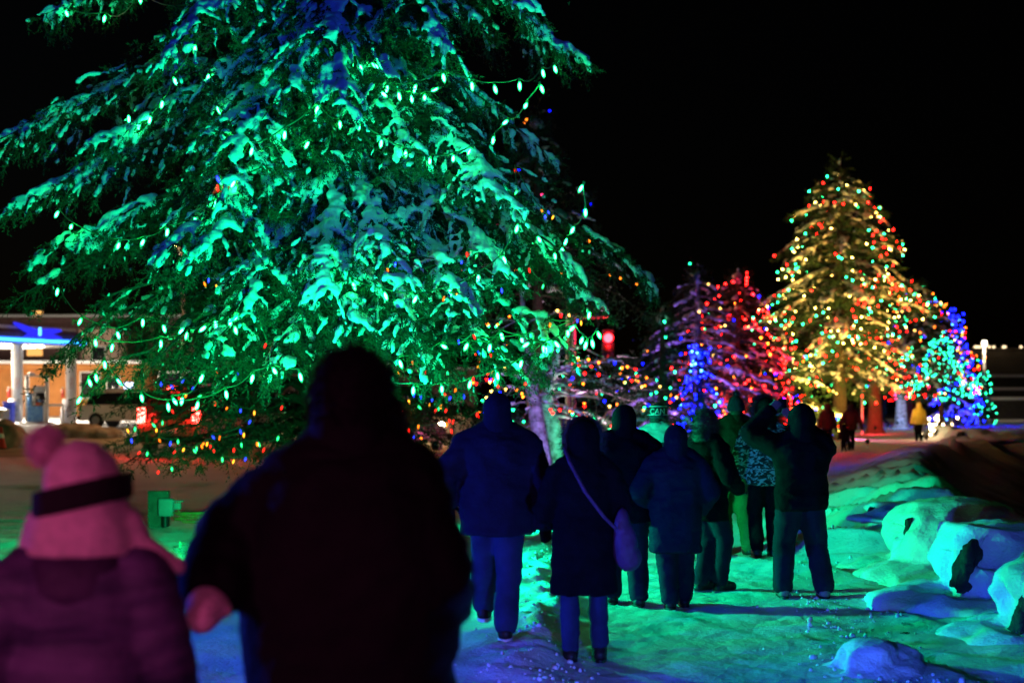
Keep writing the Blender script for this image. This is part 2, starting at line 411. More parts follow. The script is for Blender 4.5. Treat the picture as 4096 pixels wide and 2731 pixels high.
# crumbs of broken snow kicked along both edges of the path
r = np.random.default_rng(31); K = 1100; yy = 8.6 + 13 * r.uniform(0, 1, K) ** 1.4; rt = r.uniform(0, 1, K) < .62
xx_ = np.where(rt, crest_x(yy) - 1.75 + .25 * fbm(yy * 1.3, 0, 0, 9, 2) + r.normal(0, .20, K), .18 + (yy - 9) * .02 + r.normal(0, .22, K)); ss = np.exp(r.normal(-4.6, .55, K)); ss = np.clip(ss, .004, .04)
M = np.array([np.array(Euler(tuple(r.uniform(0, 6, 3))).to_matrix()) * np.array([1, r.uniform(.6, 1), r.uniform(.5, .9)]) * s_ for s_ in ss]); cv = ICO[1][0] * (1 + .35 * vnoise(ICO[1][0][:, 0] * 2, ICO[1][0][:, 1] * 2, ICO[1][0][:, 2] * 2, 5))[:, None]
tag(obj('snow_crumbs', MB().many(cv, ICO[1][1], M, np.stack([xx_, yy, ground_z(xx_, yy) + ss * .25], 1)), SNOW, smooth=False), 'crumbs of broken snow scattered along the path edges', 'snow', kind='stuff')

# ------------------------------------------------------------------ coloured floodlights on the snow (standing in for unseen sources of coloured light)
def floodlight(loc, target, col, power, label, size=80, blend=.6, rad=.12):
    loc = np.array(loc, float); t = empty('floodlight', (loc[0], loc[1], gz(loc[0], loc[1])), label=label, cat='floodlight', group='coloured floodlights standing on the snow')
    h = loc[2] - gz(loc[0], loc[1])
    obj('stake', MB().tube([(0, 0, -.1), (0, 0, h - .06)], .012, 6), BLACK, t)
    q = (Vector(target) - Vector(loc)).to_track_quat('-Z', 'Y')
    def place(o): o.parent = t; o.location = (0, 0, h); o.rotation_mode = 'QUATERNION'; o.rotation_quaternion = q; return o
    hs = MB(); hs.tube([(0, 0, .10), (0, 0, .09), (0, 0, .0), (0, 0, .02)], [.05, .07, .095, .075], 14)
    place(obj('housing', hs, BLACK))
    place(obj('lens', MB().tube([(0, 0, .016), (0, 0, .012)], [.074, .074], 14), emit('lens_' + label.split()[0], col, 30, 'NONE')))
    ld = bpy.data.lights.new('flood', 'SPOT'); ld.color = col; ld.energy = power; ld.spot_size = math.radians(size); ld.spot_blend = blend; ld.shadow_soft_size = rad
    lo = bpy.data.objects.new('beam', ld); COL.objects.link(lo); place(lo); lo.location = Vector((0, 0, h)) + q @ Vector((0, 0, -.03))
    return t
GREEN = (.0, 1.0, .30); BLUE = (.015, .06, 1.0); MAGENTA = (1.0, .16, .50); VIOLET = (.30, .16, 1.0)
floodlight((-2.45, 14.1, .95), (3.2, 13.4, -.1), (.0, 1.0, .40), 2500, 'green floodlight on a stake beside the big spruce trunk', 120, .7, .12)
floodlight((-2.75, 13.6, .6), (-3.4, 15.2, -.1), GREEN, 2600, 'green floodlight on a stake shining across the lawn', 95, .8)
floodlight((-1.35, 9.4, .40), (-2.5, 15.5, 4.9), GREEN, 3000, 'green floodlight tipped up into the big spruce', 66, .5)
floodlight((-6.2, 8.0, 1.0), (-.6, 8.8, .0), BLUE, 1900, 'blue floodlight on a tall stake behind the child', 110, .6, .15)
floodlight((3.5, -5.0, 3.2), (-2.2, 14, 6.3), BLUE, 3400, 'blue floodlight on a tall stake across the path behind the crowd', 25, .6, .15)
floodlight((-3.6, .6, 2.0), (-1.3, 4.6, 1.4), MAGENTA, 170, 'magenta floodlight on a stake at the lawn edge behind the crowd', 60, .6, .15)
floodlight((-.1, -2.0, 2.4), (-1.02, 4.4, 1.12), MAGENTA, 230, 'rose floodlight on a stake further back on the path', 24, .6, .15)  # added lamp: reaches the mitten that the child shades from the magenta one
floodlight((.7, 5.2, .5), (2.6, 9.8, .1), (.05, .14, 1.0), 620, 'violet floodlight on a short stake in the middle of the path', 110, .7, .1)
floodlight((-1.35, 19.0, 1.0), (6.0, 23.0, .3), (.0, 1.0, .36), 1500, 'green floodlight on a stake behind the big spruce trunk', 110, .7, .1)  # added lamp, kept out of view, to bring green light onto the bank
# ------------------------------------------------------------------ conifers
def twig_template(n, seed, wide=1.0, subs=2):
    r = np.random.default_rng(seed); V = []; F = []
    def sprig(o, d, L, k):
        d = d / np.linalg.norm(d); a = np.cross(d, [0.3, 0.9, 0.2]); a /= np.linalg.norm(a); b = np.cross(d, a)
        for q in range(k):
            t = (q + r.uniform(0, 1)) / k; th = r.uniform(0, 6.283); s = math.cos(th) * a + math.sin(th) * b
            p = o + d * L * t; nd = d * .55 + s * .8; nd /= np.linalg.norm(nd); w = np.cross(nd, s + d * .2); w /= np.linalg.norm(w) + 1e-9
            l = .19 * r.uniform(.7, 1.2) * (1.15 - .4 * t); ww = .020 * wide
            i = len(V); V.extend([p - w * ww, p + w * ww, p + nd * l]); F.append([i, i + 1, i + 2])
        i = len(V); V.extend([o + a * .012, o - a * .012, o + d * L]); F.append([i, i + 1, i + 2])
    sprig(np.zeros(3), np.array([0, 0, 1.]), 1.0, n)
    for q in range(subs):
        th = r.uniform(0, 6.28); sprig(np.array([0, 0, .15 + .25 * q]), np.array([math.cos(th) * .8, math.sin(th) * .8, .8]), .55, n // 2)
    return np.array(V), np.array(F)
TW = {'fine': [twig_template(14, s, 1.75) for s in (1, 2, 3)], 'mid': [twig_template(10, s, 1.7) for s in (4, 5, 6)], 'coarse': [twig_template(6, s, 2.6, 1) for s in (7, 8)]}

def bezier(p0, p1, sag, n):
    t = np.linspace(0, 1, n)[:, None]; c = (p0 + p1) / 2 + np.array([0, 0, sag])
    return (1 - t) ** 2 * p0 + 2 * t * (1 - t) * c + t ** 2 * p1
def unit(v): return v / (np.linalg.norm(v, axis=-1, keepdims=True) + 1e-9)

def conifer(name, base, trunk, boughs, label, seed, cat='tree', group=None, lod='fine', dens=1.0, tw=.22, snow=.6, voxel=.03, snow_r=1.0,
            trunk_r=.2, spread=.36, droop=.55, needle=None, bark=None, snow_mat=None, twiggy=0.0, dead=0):
    """trunk: polyline (world); boughs: list of dict(p0,p1,sag,snow,lod). Returns the thing and its twig positions"""
    r = np.random.default_rng(seed); base = np.asarray(base, float)
    root = empty(name, base, label=label, cat=cat, group=group)
    tp = np.asarray(trunk, float); tt = np.linspace(0, 1, 14)
    idx = np.linspace(0, len(tp) - 1, 14); P = np.stack([np.interp(idx, np.arange(len(tp)), tp[:, k]) for k in range(3)], 1)
    R = trunk_r * (1.12 - tt) ** .9 + .01; R[0] *= 1.35
    mbt = MB().tube(P - base, R, 12)
    twd = {k: [[], [], []] for k in TW}; TP = []; SN = []
    limb = MB()
    for b in boughs:
        p0, p1 = np.asarray(b['p0'], float), np.asarray(b['p1'], float); L = np.linalg.norm(p1 - p0); ld = b.get('lod', lod); sn = b.get('snow', snow)
        C = bezier(p0, p1, b.get('sag', .12 * L), 10)
        C[1:-1] += r.normal(0, .015 * L, (8, 3))
        limb.tube(C - base, np.linspace(.016 * L + .008, .004, 10), 5, cap=False)
        D = {'fine': 1, 'mid': .8, 'coarse': .55}[ld] * dens * b.get('dens', 1.0)
        ns = max(6, int(L * 13 * D / max(tw / .22, .6)))
        t = r.uniform(b.get('t0', .12), 1, ns) ** .85; f = t * 9; i = np.clip(f.astype(int), 0, 8); fr = (f - i)[:, None]
        S0 = C[i] * (1 - fr) + C[i + 1] * fr; T = unit(C[i + 1] - C[i])
        side = unit(np.cross(T, [0, 0, 1.])) * r.choice([-1, 1], ns)[:, None]
        l2 = (L * spread * (1 - t) ** .75 * r.uniform(.5, 1.1, ns) + .10 + .06 * L * r.uniform(0, 1, ns)) * b.get('spread', 1)
        d2 = unit(T * r.uniform(.5, 1.1, (ns, 1)) + side * r.uniform(.35, 1.1, (ns, 1)) + np.array([0, 0, -1.]) * r.uniform(.1, .9, (ns, 1)) * droop * 1.3)
        S1 = S0 + d2 * (l2 * .55)[:, None]; d3 = unit(d2 + np.array([0, 0, -1.]) * droop * r.uniform(.3, 1.6, (ns, 1))); S2 = S1 + d3 * (l2 * .5)[:, None]
        # twigs along each side branch
        nt = np.maximum(2, (l2 / (.115 * tw / .22) * D).astype(int)); k = np.repeat(np.arange(ns), nt); u = r.uniform(.08, 1.02, len(k))[:, None]
        pos = np.where(u < .5, S0[k] + (S1[k] - S0[k]) * u * 2, S1[k] + (S2[k] - S1[k]) * (u * 2 - 1))
        dr = unit(np.where(u < .5, d2[k], d3[k]) + r.normal(0, .42, (len(k), 3)) + np.array([0, 0, -1.]) * droop * r.uniform(0, .9, (len(k), 1)))
        sc = tw * r.uniform(.6, 1.25, len(k)) * (1.0 if ld == 'fine' else 1.25 if ld == 'mid' else 1.8)
        twd[ld][0].append(pos); twd[ld][1].append(dr); twd[ld][2].append(sc); TP.append(pos)
        # side twigs as thin sticks (only where they show)
        if ld == 'fine' and twiggy > 0:
            for q in r.choice(ns, int(ns * twiggy), replace=False): limb.tube(np.array([S0[q], S1[q], S2[q]]) - base, [.007, .005, .002], 3, cap=False)
        if sn > 0:
            # snow pads on the bough
            npd = int(L * 15 * sn); tq = r.uniform(.22, 1.0, npd); f = tq * 9; i = np.clip(f.astype(int), 0, 8); fr = (f - i)[:, None]
            pp = C[i] * (1 - fr) + C[i + 1] * fr; Tt = unit(C[i + 1] - C[i]); sd = unit(np.cross(Tt, [0, 0, 1.]))
            pp = pp + sd * r.normal(0, .05, (npd, 1)) * L * .3 * (1.2 - tq)[:, None] + np.array([0, 0, .035])
            keep = vnoise(tq * 7 + seed, np.full(npd, p1[0] * 7.1), 0, 3) < (sn * 1.6 - .55)
            for p, d, s in zip(pp[keep], Tt[keep], sd[keep]):
                SN.append((p, d, r.uniform(.05, .11) * snow_r, r.uniform(.035, .075) * snow_r, r.uniform(.03, .055) * snow_r))
            # fingers along the side branches
            kk = np.nonzero((r.uniform(0, 1, ns) < sn * 1.35) & (vnoise(t * 4 + seed, np.full(ns, p1[0] * 7.1), 0, 3) < (sn * 1.6 - .4)))[0]
            for q in kk:
                m = 1 + int(l2[q] / .16)
                for z in range(m):
                    uu = r.uniform(.1, 1.0); p = S0[q] + (S1[q] - S0[q]) * uu * 2 if uu < .5 else S1[q] + (S2[q] - S1[q]) * (uu * 2 - 1)
                    d = d2[q] if uu < .5 else d3[q]
                    SN.append((p + np.array([0, 0, .03]), d, r.uniform(.04, .10) * snow_r, r.uniform(.020, .042) * snow_r, r.uniform(.018, .036) * snow_r))
            kq = r.choice(len(k), int(len(k) * .40 * sn)) if len(k) else []
            for q in kq: SN.append((pos[q] + np.array([0, 0, .02]), dr[q], r.uniform(.03, .06) * snow_r, r.uniform(.017, .030) * snow_r, r.uniform(.015, .028) * snow_r))
    for q in range(dead):   # bare dead twigs near the trunk
        z = r.uniform(.25, .9); p = np.array([np.interp(z, tt, P[:, k]) for k in range(3)]); a = r.uniform(0, 6.28); l = r.uniform(.3, 1.1)
        d = np.array([math.cos(a), math.sin(a), r.uniform(-.5, .2)]); m_ = p + d * l * .5 + r.normal(0, .05, 3)
        limb.tube(np.array([p, m_, p + d * l + r.normal(0, .1, 3) - [0, 0, .15 * l]]) - base, [.012, .008, .002], 4, cap=False)
    bk = bark or BARK
    tr = obj('trunk', mbt, bk, root); obj('limbs', limb, bk, root)
    cr = MB(); allp = []
    for ld, (a, b_, c) in twd.items():
        if not a: continue
        pos, d, sc = np.concatenate(a), np.concatenate(b_), np.concatenate(c)
        x = unit(np.cross(d, r.normal(size=d.shape))); y = np.cross(d, x)
        M = np.stack([x * sc[:, None], y * sc[:, None], d * sc[:, None]], -1)
        pick = r.integers(0, len(TW[ld]), len(pos))
        for q, (tv, tf) in enumerate(TW[ld]): cr.many(tv, tf, M[pick == q], (pos - base)[pick == q])
        allp.append(pos + d * sc[:, None] * .6)
    obj('crown', cr, needle or NEEDLE, root, kind='stuff', smooth=False)
    if SN:
        smb = MB(); c_, d_, a_, b2, h_ = [np.array([s[k] for s in SN]) for k in range(5)]
        x = unit(d_); y = unit(np.cross([0, 0, 1.], x)); z = np.cross(x, y)
        M = np.stack([x * a_[:, None], y * b2[:, None], z * h_[:, None]], -1)
        smb.many(*ICO[1], M, c_ - base)
        sm = remesh(smb, voxel, 2, 'snow_load')
        displace(sm, .028 * snow_r, 17 / snow_r, seed, o=3)
        obj('snow_load', sm, snow_mat or SNOW, root, kind='stuff')
    return root, np.concatenate(allp)

def auto_boughs(base, trunk, n, zlo, zhi, Rf, seed, drop=.35, snow=.6, lod='fine', face=True, jitter=.2):
    r = np.random.default_rng(seed); out = []; tp = np.asarray(trunk, float)
    for q in range(n):
        z = zlo + (zhi - zlo) * ((q + r.uniform(0, 1)) / n); a = q * 2.39996 + r.uniform(-.4, .4)
        p = np.array([np.interp(z, tp[:, 2], tp[:, 0]), np.interp(z, tp[:, 2], tp[:, 1]), z]); L = Rf(z) * r.uniform(1 - jitter, 1 + jitter * .5)
        d = np.array([math.cos(a), math.sin(a), 0]); back = face and d[1] > .45
        s = snow * r.uniform(.35, 1.45)
        out.append(dict(p0=p, p1=p + d * L + np.array([0, 0, -drop * L * r.uniform(.6, 1.4)]), sag=.16 * L, snow=min(s, 1.0) * (.6 if back else 1), lod=('mid' if lod == 'fine' else 'coarse') if back else lod))
    return out

# --- the big green-lit spruce
bx = np.array([-1.95, 17.0]); bb = np.array([bx[0], bx[1], gz(*bx) - .05])
T0 = [bb, (bx[0] + .03, 17, 2.2), (bx[0] - .06, 17, 4.0), (bx[0] - .22, 17, 6.5), (bx[0] - .35, 17, 10), (bx[0] - .4, 17, 17.5)]
def tz(py, Y=17): return CAMZ + (HY - py) / FPX * Y
def bough(py0, px1, py1, Y1, snow=.8, sag=None, **k):
    z = tz(py0); tp = np.asarray(T0, float); p0 = np.array([np.interp(z, tp[:, 2], tp[:, 0]), 17.0, z]); p1 = at(px1, py1, Y1)
    return dict(p0=p0, p1=p1, sag=.14 * np.linalg.norm(p1 - p0) if sag is None else sag, snow=snow, **k)
KEY = [bough(215, -50, 590, 16.6, 1.0, spread=1.25), bough(330, 380, 560, 15.2, .8), bough(420, 20, 830, 16.0, .9), bough(620, 130, 1040, 15.6, .7), bough(-330, 170, 60, 17.2, .7), bough(-480, 500, -60, 15.5, .8),
       bough(-420, 680, 230, 13.6, 1.0), bough(-60, 880, 850, 13.4, 1.0, .9), bough(-260, 1380, 420, 13.3, 1.0), bough(-200, 1180, 380, 13.7, .7), bough(380, 2090, 850, 14.2, 1.0, .7),
       bough(150, 2230, 660, 17.4, .95, .7), bough(250, 1700, 620, 13.8, .55), bough(560, 2600, 1120, 17.3, .5, .6), bough(-260, 2340, 240, 17.0, .8), bough(-420, 1800, 210, 14.2, 1.0), bough(-520, 2120, 40, 15.0, 1.0),
       bough(700, 90, 1180, 16.6, .35), bough(820, 340, 1320, 15.2, .3), bough(900, 190, 1450, 16.0, .15), bough(520, 620, 1080, 13.6, .6), bough(420, 820, 1000, 13.4, .9),
       bough(480, 1300, 1180, 13.2, 1.0, .6), bough(560, 1430, 1320, 13.3, .9), bough(520, 1600, 1130, 13.3, .8), bough(680, 1850, 1250, 13.5, .8), bough(600, 2050, 1130, 14.0, .75),
       bough(560, 2330, 1100, 15.2, .8), bough(720, 2380, 1210, 15.8, .7), bough(860, 2260, 1400, 14.8, .45), bough(1000, 2050, 1480, 14.4, .35),
       bough(980, 1720, 1470, 13.6, .4), bough(900, 1150, 1480, 13.3, .35), bough(860, 820, 1400, 13.6, .35), bough(980, 560, 1510, 14.0, .25), bough(1050, 380, 1560, 15.2, .2),
       bough(1080, 1480, 1560, 13.6, .3), bough(1120, 2200, 1500, 16.0, .3), bough(760, 1000, 1230, 13.4, .6), bough(100, 300, 420, 17.6, .7), bough(80, 1050, 500, 13.9, .6), bough(60, 1900, 420, 15.4, .35), bough(-20, 1560, 330, 13.9, .3),
       bough(1150, 900, 1560, 14.6, .2), bough(1180, 1900, 1560, 15.0, .2)]
def Rbig(z): return 3.75 * max(.02, 1 - max(z - 3, 0) / 14.8) ** .85
def fits(b):   # keep the skirt of the crown where it ends over the lawn and the path
    px, py = CX + b['p1'][0] / b['p1'][1] * FPX, HY - (b['p1'][2] - CAMZ) / b['p1'][1] * FPX
    return py < 1540 and not px < 640 and not px > 2120
Bo = list(KEY) + [b for b in auto_boughs(bb, T0, 78, 2.5, 7.6, Rbig, 3, .34, .36, 'fine', True, .3) if fits(b)] + auto_boughs(bb, T0, 40, 7.6, 16.8, Rbig, 4, .3, .2, 'coarse', True)
spruce, SP = conifer('spruce_tree', bb, T0, Bo, 'huge snow laden spruce hung with strings of big green bulbs', 21, lod='fine', dens=1.06, tw=.21, trunk_r=.24, voxel=.0275, snow_r=1.08, twiggy=.35, dead=40)

# ------------------------------------------------------------------ strings of bulbs
def bulb_meshes(colname, col, shell, core, size=1.0):
    z = np.array([0, .012, .03, .05, .07, .085, .095, .099]) * size; rr = np.array([.009, .014, .0195, .021, .018, .012, .006, .001]) * size
    mb = MB().tube(np.stack([z * 0, z * 0, -z], 1), rr, 8, 0)
    zc = np.array([.016, .03, .05, .07, .08]) * size; rc = np.array([.004, .010, .012, .009, .003]) * size
    mb.tube(np.stack([zc * 0, zc * 0, -zc], 1), rc, 6, 1)
    mb.tube(np.array([[0, 0, .03], [0, 0, .028], [0, 0, -.006]]) * size, [.006 * size, .0125 * size, .0125 * size], 8, 2)
    return mb.mesh('bulb_' + colname, [glow_glass('glass_' + colname, col, shell), emit('filament_' + colname, col, core), CORD])
BULB = {'green': bulb_meshes('green', (.02, 1, .26), 1.6, 260, 1.08)}
MC = {'red': (1, .025, .015), 'orange': (1, .20, .01), 'blue': (.02, .05, 1), 'leaf': (.03, 1, .25), 'amber': (1, .42, .03)}
for k, c in MC.items(): BULB[k] = bulb_meshes('c9_' + k, c, 1.1, 14 if k != 'blue' else 22, 1.1)

_px = CX + SP[:, 0] / SP[:, 1] * FPX; _py = HY - (SP[:, 2] - CAMZ) / SP[:, 1] * FPX
def on_crown(px, py, px_=_px, py_=_py, S=SP, rad=55, q=6):
    """where a bulb seen at this pixel hangs: just outside the foliage there"""
    d = np.hypot(px_ - px, py_ - py); k = np.nonzero(d < rad)[0]
    Y = np.percentile(S[k, 1], q) - .06 if len(k) > 4 else 14.6
    return at(px, py, max(Y, 12.6))
def light_string(pix, label, group, cols=None, where=on_crown, parent_name='light_string', tilt=.35, seed=0, hang=.03, bs=1.0):
    r = np.random.default_rng(seed); P = np.array([where(*p) for p in pix])
    if len(P) > 4:   # strings do not jump in and out: ease the depth along the string, keep the sight line
        Y = P[:, 1].copy()
        for _ in range(2): Y[1:-1] = np.minimum(Y[1:-1], (Y[:-2] + Y[2:]) / 2 * .5 + Y[1:-1] * .5)
        P = np.array([at(p[0], p[1], y) for p, y in zip(pix, Y)])
    root = empty('light_string', P[0], label=label, cat='light string', group=group); o = P[0]
    cord = []
    for a, b in zip(P[:-1], P[1:]):
        t = np.linspace(0, 1, 6)[:-1, None]; L = np.linalg.norm(b - a); cord.append(a + (b - a) * t - np.array([0, 0, 1]) * (4 * t * (1 - t)) * .06 * L)
    cord.append(P[-1:]); cc = np.concatenate(cord); cc[:, 2] += hang
    obj('cord', MB().tube(cc - o, .0075, 4, cap=False), CORD, root)
    for i, p in enumerate(P):
        c = 'green' if cols is None else cols[i % len(cols)]
        b = obj('bulb', BULB[c], None, root, loc=p - o, rot=(r.normal(0, tilt), r.normal(0, tilt), 0)); b.scale = (bs, bs, bs)
    return root
S_ = lambda *a: list(a)
GS = [
 ([(514, 459), (553, 486), (602, 464), (651, 401), (694, 310), (781, 180)], 'short green bulb string climbing from the long left bough to the blue lit tip'),
 ([(837, 293), (866, 423), (933, 536), (1011, 587), (1140, 520), (1272, 419), (1359, 482)], 'green bulb string dipping deep through the dark hollow left of the trunk'),
 ([(1440, 256), (1485, 251), (1552, 340), (1665, 337), (1771, 292), (1886, 325), (1976, 340), (2078, 325), (2169, 276), (2216, 261)], 'green bulb string running level under the upper right snow shelf'),
 ([(1522, 365), (1593, 366), (1646, 376), (1698, 379), (1755, 353)], 'short green bulb string bunched just under the level one'),
 ([(1434, 485), (1527, 556), (1623, 602), (1720, 625), (1815, 620), (1889, 590), (1976, 544), (2032, 481), (2108, 412), (2162, 339)], 'green bulb string swagged in a wide curve up to the right bough tips'),
 ([(261, 42), (420, 60), (560, -20), (781, 20)], 'green bulb string near the upper left bough tip'),
 ([(235, 842), (288, 898), (479, 967), (578, 954), (672, 910), (776, 866), (866, 797), (941, 719), (1237, 564)], 'green bulb string rising along the left boughs to the snowy front bough'),
 ([(1298, 1049), (1410, 1124), (1536, 1165), (1670, 1178), (1796, 1151), (1915, 1095), (2011, 1021), (2072, 895)], 'green bulb string hanging in a long swag right of the trunk'),
 ([(2150, 946), (2217, 1010), (2248, 991), (2267, 952), (2298, 905), (2342, 831), (2333, 737)], 'green bulb string climbing the right flank of the spruce'),
 ([(232, 1151), (326, 1272), (468, 1323), (572, 1272), (652, 1297), (735, 1312), (827, 1302), (922, 1269), (955, 1249), (998, 1208)], 'green bulb string scalloped across the lower left boughs'),
 ([(380, 1355), (451, 1373), (645, 1356), (751, 1325), (859, 1279), (938, 1302)], 'green bulb string tucked under the scalloped one'),
 ([(325, 1583), (354, 1513), (382, 1493), (418, 1440), (465, 1512), (564, 1574), (671, 1608), (793, 1602), (903, 1558), (1014, 1493), (1090, 1468), (1197, 1487)], 'lowest green bulb string hanging under the left boughs'),
 ([(813, 1493), (731, 1585), (690, 1590)], 'stub of green bulb string dangling below the left boughs'),
 ([(1488, 1459), (1539, 1526), (1655, 1542), (1767, 1539), (1883, 1518), (1988, 1484), (2088, 1437), (2172, 1378), (2216, 1362), (2271, 1317), (2359, 1244)], 'longest green bulb string swagged low over the path side of the spruce'),
 ([(1595, 1436), (1763, 1378), (1873, 1369), (1962, 1372), (2002, 1328), (2084, 1348), (2120, 1368), (2185, 1382)], 'green bulb string half hidden in the lower right boughs'),
 ([(2390, 1324), (2367, 1355), (2348, 1362), (2332, 1346), (2300, 1300)], 'green bulb string looped up in a tight bunch at the low right bough'),
]
for q, (pix, lab) in enumerate(GS): light_string(pix, lab, 'green bulb strings on the big spruce', seed=q)
# ------------------------------------------------------------------ the other trees
def simple_tree(name, px, Y, ztop, R, label, seed, zlo=.6, n=40, lod='mid', lean=0, snow=.6, dens=1, tw=.3, voxel=.06, snow_r=1.4, trunk_r=.16, shape=.9, drop=.25, group=None, droop=.4, spread=.36, belly=None, jitter=.28, **k):
    x = (px - CX) / FPX * Y; b = np.array([x, Y, gz(x, Y) - .05])
    T = [b, (x + lean * .5, Y, (b[2] + ztop) / 2), (x + lean, Y, ztop)]
    z0 = b[2] + zlo; bl = z0 + .12 * (ztop - z0) if belly is None else belly
    Rf = lambda z: R * max(.05, (ztop - z) / (ztop - bl)) ** shape if z > bl else R * (.75 + .25 * (z - z0) / max(bl - z0, .01))
    bo = auto_boughs(b, T, n, z0, ztop - .05 * (ztop - z0), Rf, seed, drop, snow, lod, True, jitter)
    # leader and top shoots
    for q in range(5):
        a = q * 1.26; bo.append(dict(p0=np.array([T[2][0], Y, ztop - .5]), p1=np.array([T[2][0] + math.cos(a) * .14 * (q > 0) * ztop / 6, Y + math.sin(a) * .14 * (q > 0), ztop + (.12 if q == 0 else -.15) * ztop / 6]), sag=0, snow=.5, lod=lod))
    return conifer(name, b, T, bo, label, seed, lod=lod, dens=dens, tw=tw, snow=snow, voxel=voxel, snow_r=snow_r, trunk_r=trunk_r, droop=droop, spread=spread, group=group, **k)

OCT_V = np.array([[0, 0, .5], [1, 0, 0], [0, 1, 0], [-1, 0, 0], [0, -1, 0], [0, 0, -1.6]]) ; OCT_F = np.array([[0, 1, 2], [0, 2, 3], [0, 3, 4], [0, 4, 1], [5, 2, 1], [5, 3, 2], [5, 4, 3], [5, 1, 4]])
LIT = {'red': (1, .005, .004), 'green': (.012, 1, .30), 'teal': (.02, 1, .42), 'blue': (.0015, .003, 1), 'warm': (1, .52, .10), 'orange': (1, .17, .01), 'sky': (.04, .2, 1), 'pink': (1, .03, .16), 'white': (1, .72, .35)}
def tree_lights(pts, n, mix, label, seed, size=.035, power=40, front=.75, zr=None, single=False, group='little bulb strings on the far trees', base=None):
    """strings of little bulbs wound over a tree: cord + bulbs"""
    r = np.random.default_rng(seed); c = pts.mean(0)
    ax = np.hypot(pts[:, 0] - c[0], pts[:, 1] - c[1])
    zb = np.round((pts[:, 2] - pts[:, 2].min()) / .4); lim = {z: np.percentile(ax[zb == z], 50) for z in np.unique(zb)}
    ok = ax >= np.array([lim[z] for z in zb])
    if zr is not None: ok &= (pts[:, 2] > zr[0]) & (pts[:, 2] < zr[1])
    P = pts[ok]; w = np.where(P[:, 1] < c[1], front, 1 - front); P = P[r.choice(len(P), min(n * 7, len(P)), replace=False, p=w / w.sum())]
    keep = [0]; dm = .55 * math.sqrt(max(np.ptp(P[:, 0]), .3) * max(np.ptp(P[:, 2]), .3) / n)     # bulbs sit at about even spacing along the cord
    for i in range(1, len(P)):
        if len(keep) >= n: break
        if np.min(np.sum((P[keep] - P[i]) ** 2, 1)) > (dm * r.uniform(.35, 1.3)) ** 2: keep.append(i)
    P = P[keep]
    a = np.arctan2(P[:, 1] - c[1], P[:, 0] - c[0]); P = P[np.lexsort((a, np.round(P[:, 2] / .45)))]
    P = c + (P - c) * np.array([1.03, 1.03, 1.0])
    o = np.array([c[0], c[1], P[:, 2].min()])
    root = empty('light_string', o, label=label, cat='light string', group=group)
    cd = MB(); row = np.round(P[:, 2] / .45)
    for i in range(len(P) - 1):
        if row[i] == row[i + 1] and np.linalg.norm(P[i] - P[i + 1]) < 2.0: cd.tube(np.array([P[i], (P[i] + P[i + 1]) / 2 - [0, 0, .05], P[i + 1]]) - o, .006, 3, cap=False)
    if cd.n: obj('cord', cd, CORD, root, kind='stuff')
    names = list(mix); ch = r.choice(len(names), len(P), p=np.array([mix[k][0] for k in names]) / sum(mix[k][0] for k in names))
    for q, k in enumerate(names):
        m = emit('mini_%s_%d' % (k, round(power * mix[k][1])), LIT[k], power * mix[k][1]); S = P[ch == q]
        if not len(S): continue
        if single:
            me = MB().add(OCT_V * size, OCT_F).mesh('bulb_' + k, [m], False)
            for p in S: obj('bulb', me, None, root, loc=p - o, rot=(r.normal(0, .5), r.normal(0, .5), 0))
        else:
            M = np.broadcast_to(np.eye(3) * size, (len(S), 3, 3)); obj(k + '_bulbs', MB().many(OCT_V, OCT_F, M, S - o), m, root, kind='stuff', smooth=False)
    return root
MULTI = {'red': (1, .9), 'orange': (1, .55), 'blue': (1, 1.3), 'green': (1, .5), 'warm': (.7, .5)}

# low dark pine behind the big spruce, coloured bulbs
x, Y = (1230 - CX) / FPX * 24.5, 24.5; b = np.array([x, Y, gz(x, Y) - .05]); T = [b, (x, Y, 4), (x, Y, 9.5)]
bo = auto_boughs(b, T, 44, 1.0, 3.9, lambda z: 3.6 - .2 * z, 31, .16, .05, 'mid', True) + auto_boughs(b, T, 26, 3.9, 9.2, lambda z: 3.1 * (9.9 - z) / 6, 32, .2, .1, 'coarse', True)
for (px, py, Y1) in ((450, 1640, 22.5), (520, 1740, 22), (610, 1830, 21.8), (700, 1850, 21.9), (820, 1800, 21.5), (960, 1760, 21.5), (500, 1600, 23.5), (1700, 1700, 21.8), (1850, 1640, 22), (2000, 1650, 23), (1560, 1760, 21.6), (1800, 1780, 22), (560, 1560, 23)):
    bo.append(dict(p0=np.array([x, Y, tz(py, 24.5) + .55]), p1=at(px, py, Y1), sag=.1, snow=.03, lod='fine', dens=1.1, spread=.8, t0=.25))
pine, PP = conifer('pine_tree', b, T, bo, 'low dark pine with bare snowless boughs strung with coloured bulbs', 33, dens=.75, tw=.24, trunk_r=.17, voxel=.05, droop=.3, twiggy=.5, dead=20)
_ppx = CX + PP[:, 0] / PP[:, 1] * FPX; _ppy = HY - (PP[:, 2] - CAMZ) / PP[:, 1] * FPX
on_pine = lambda px, py: on_crown(px, py, _ppx, _ppy, PP, 60, 10) if ((_ppx - px) ** 2 + (_ppy - py) ** 2 < 3600).sum() > 4 else at(px, py, 21.9)
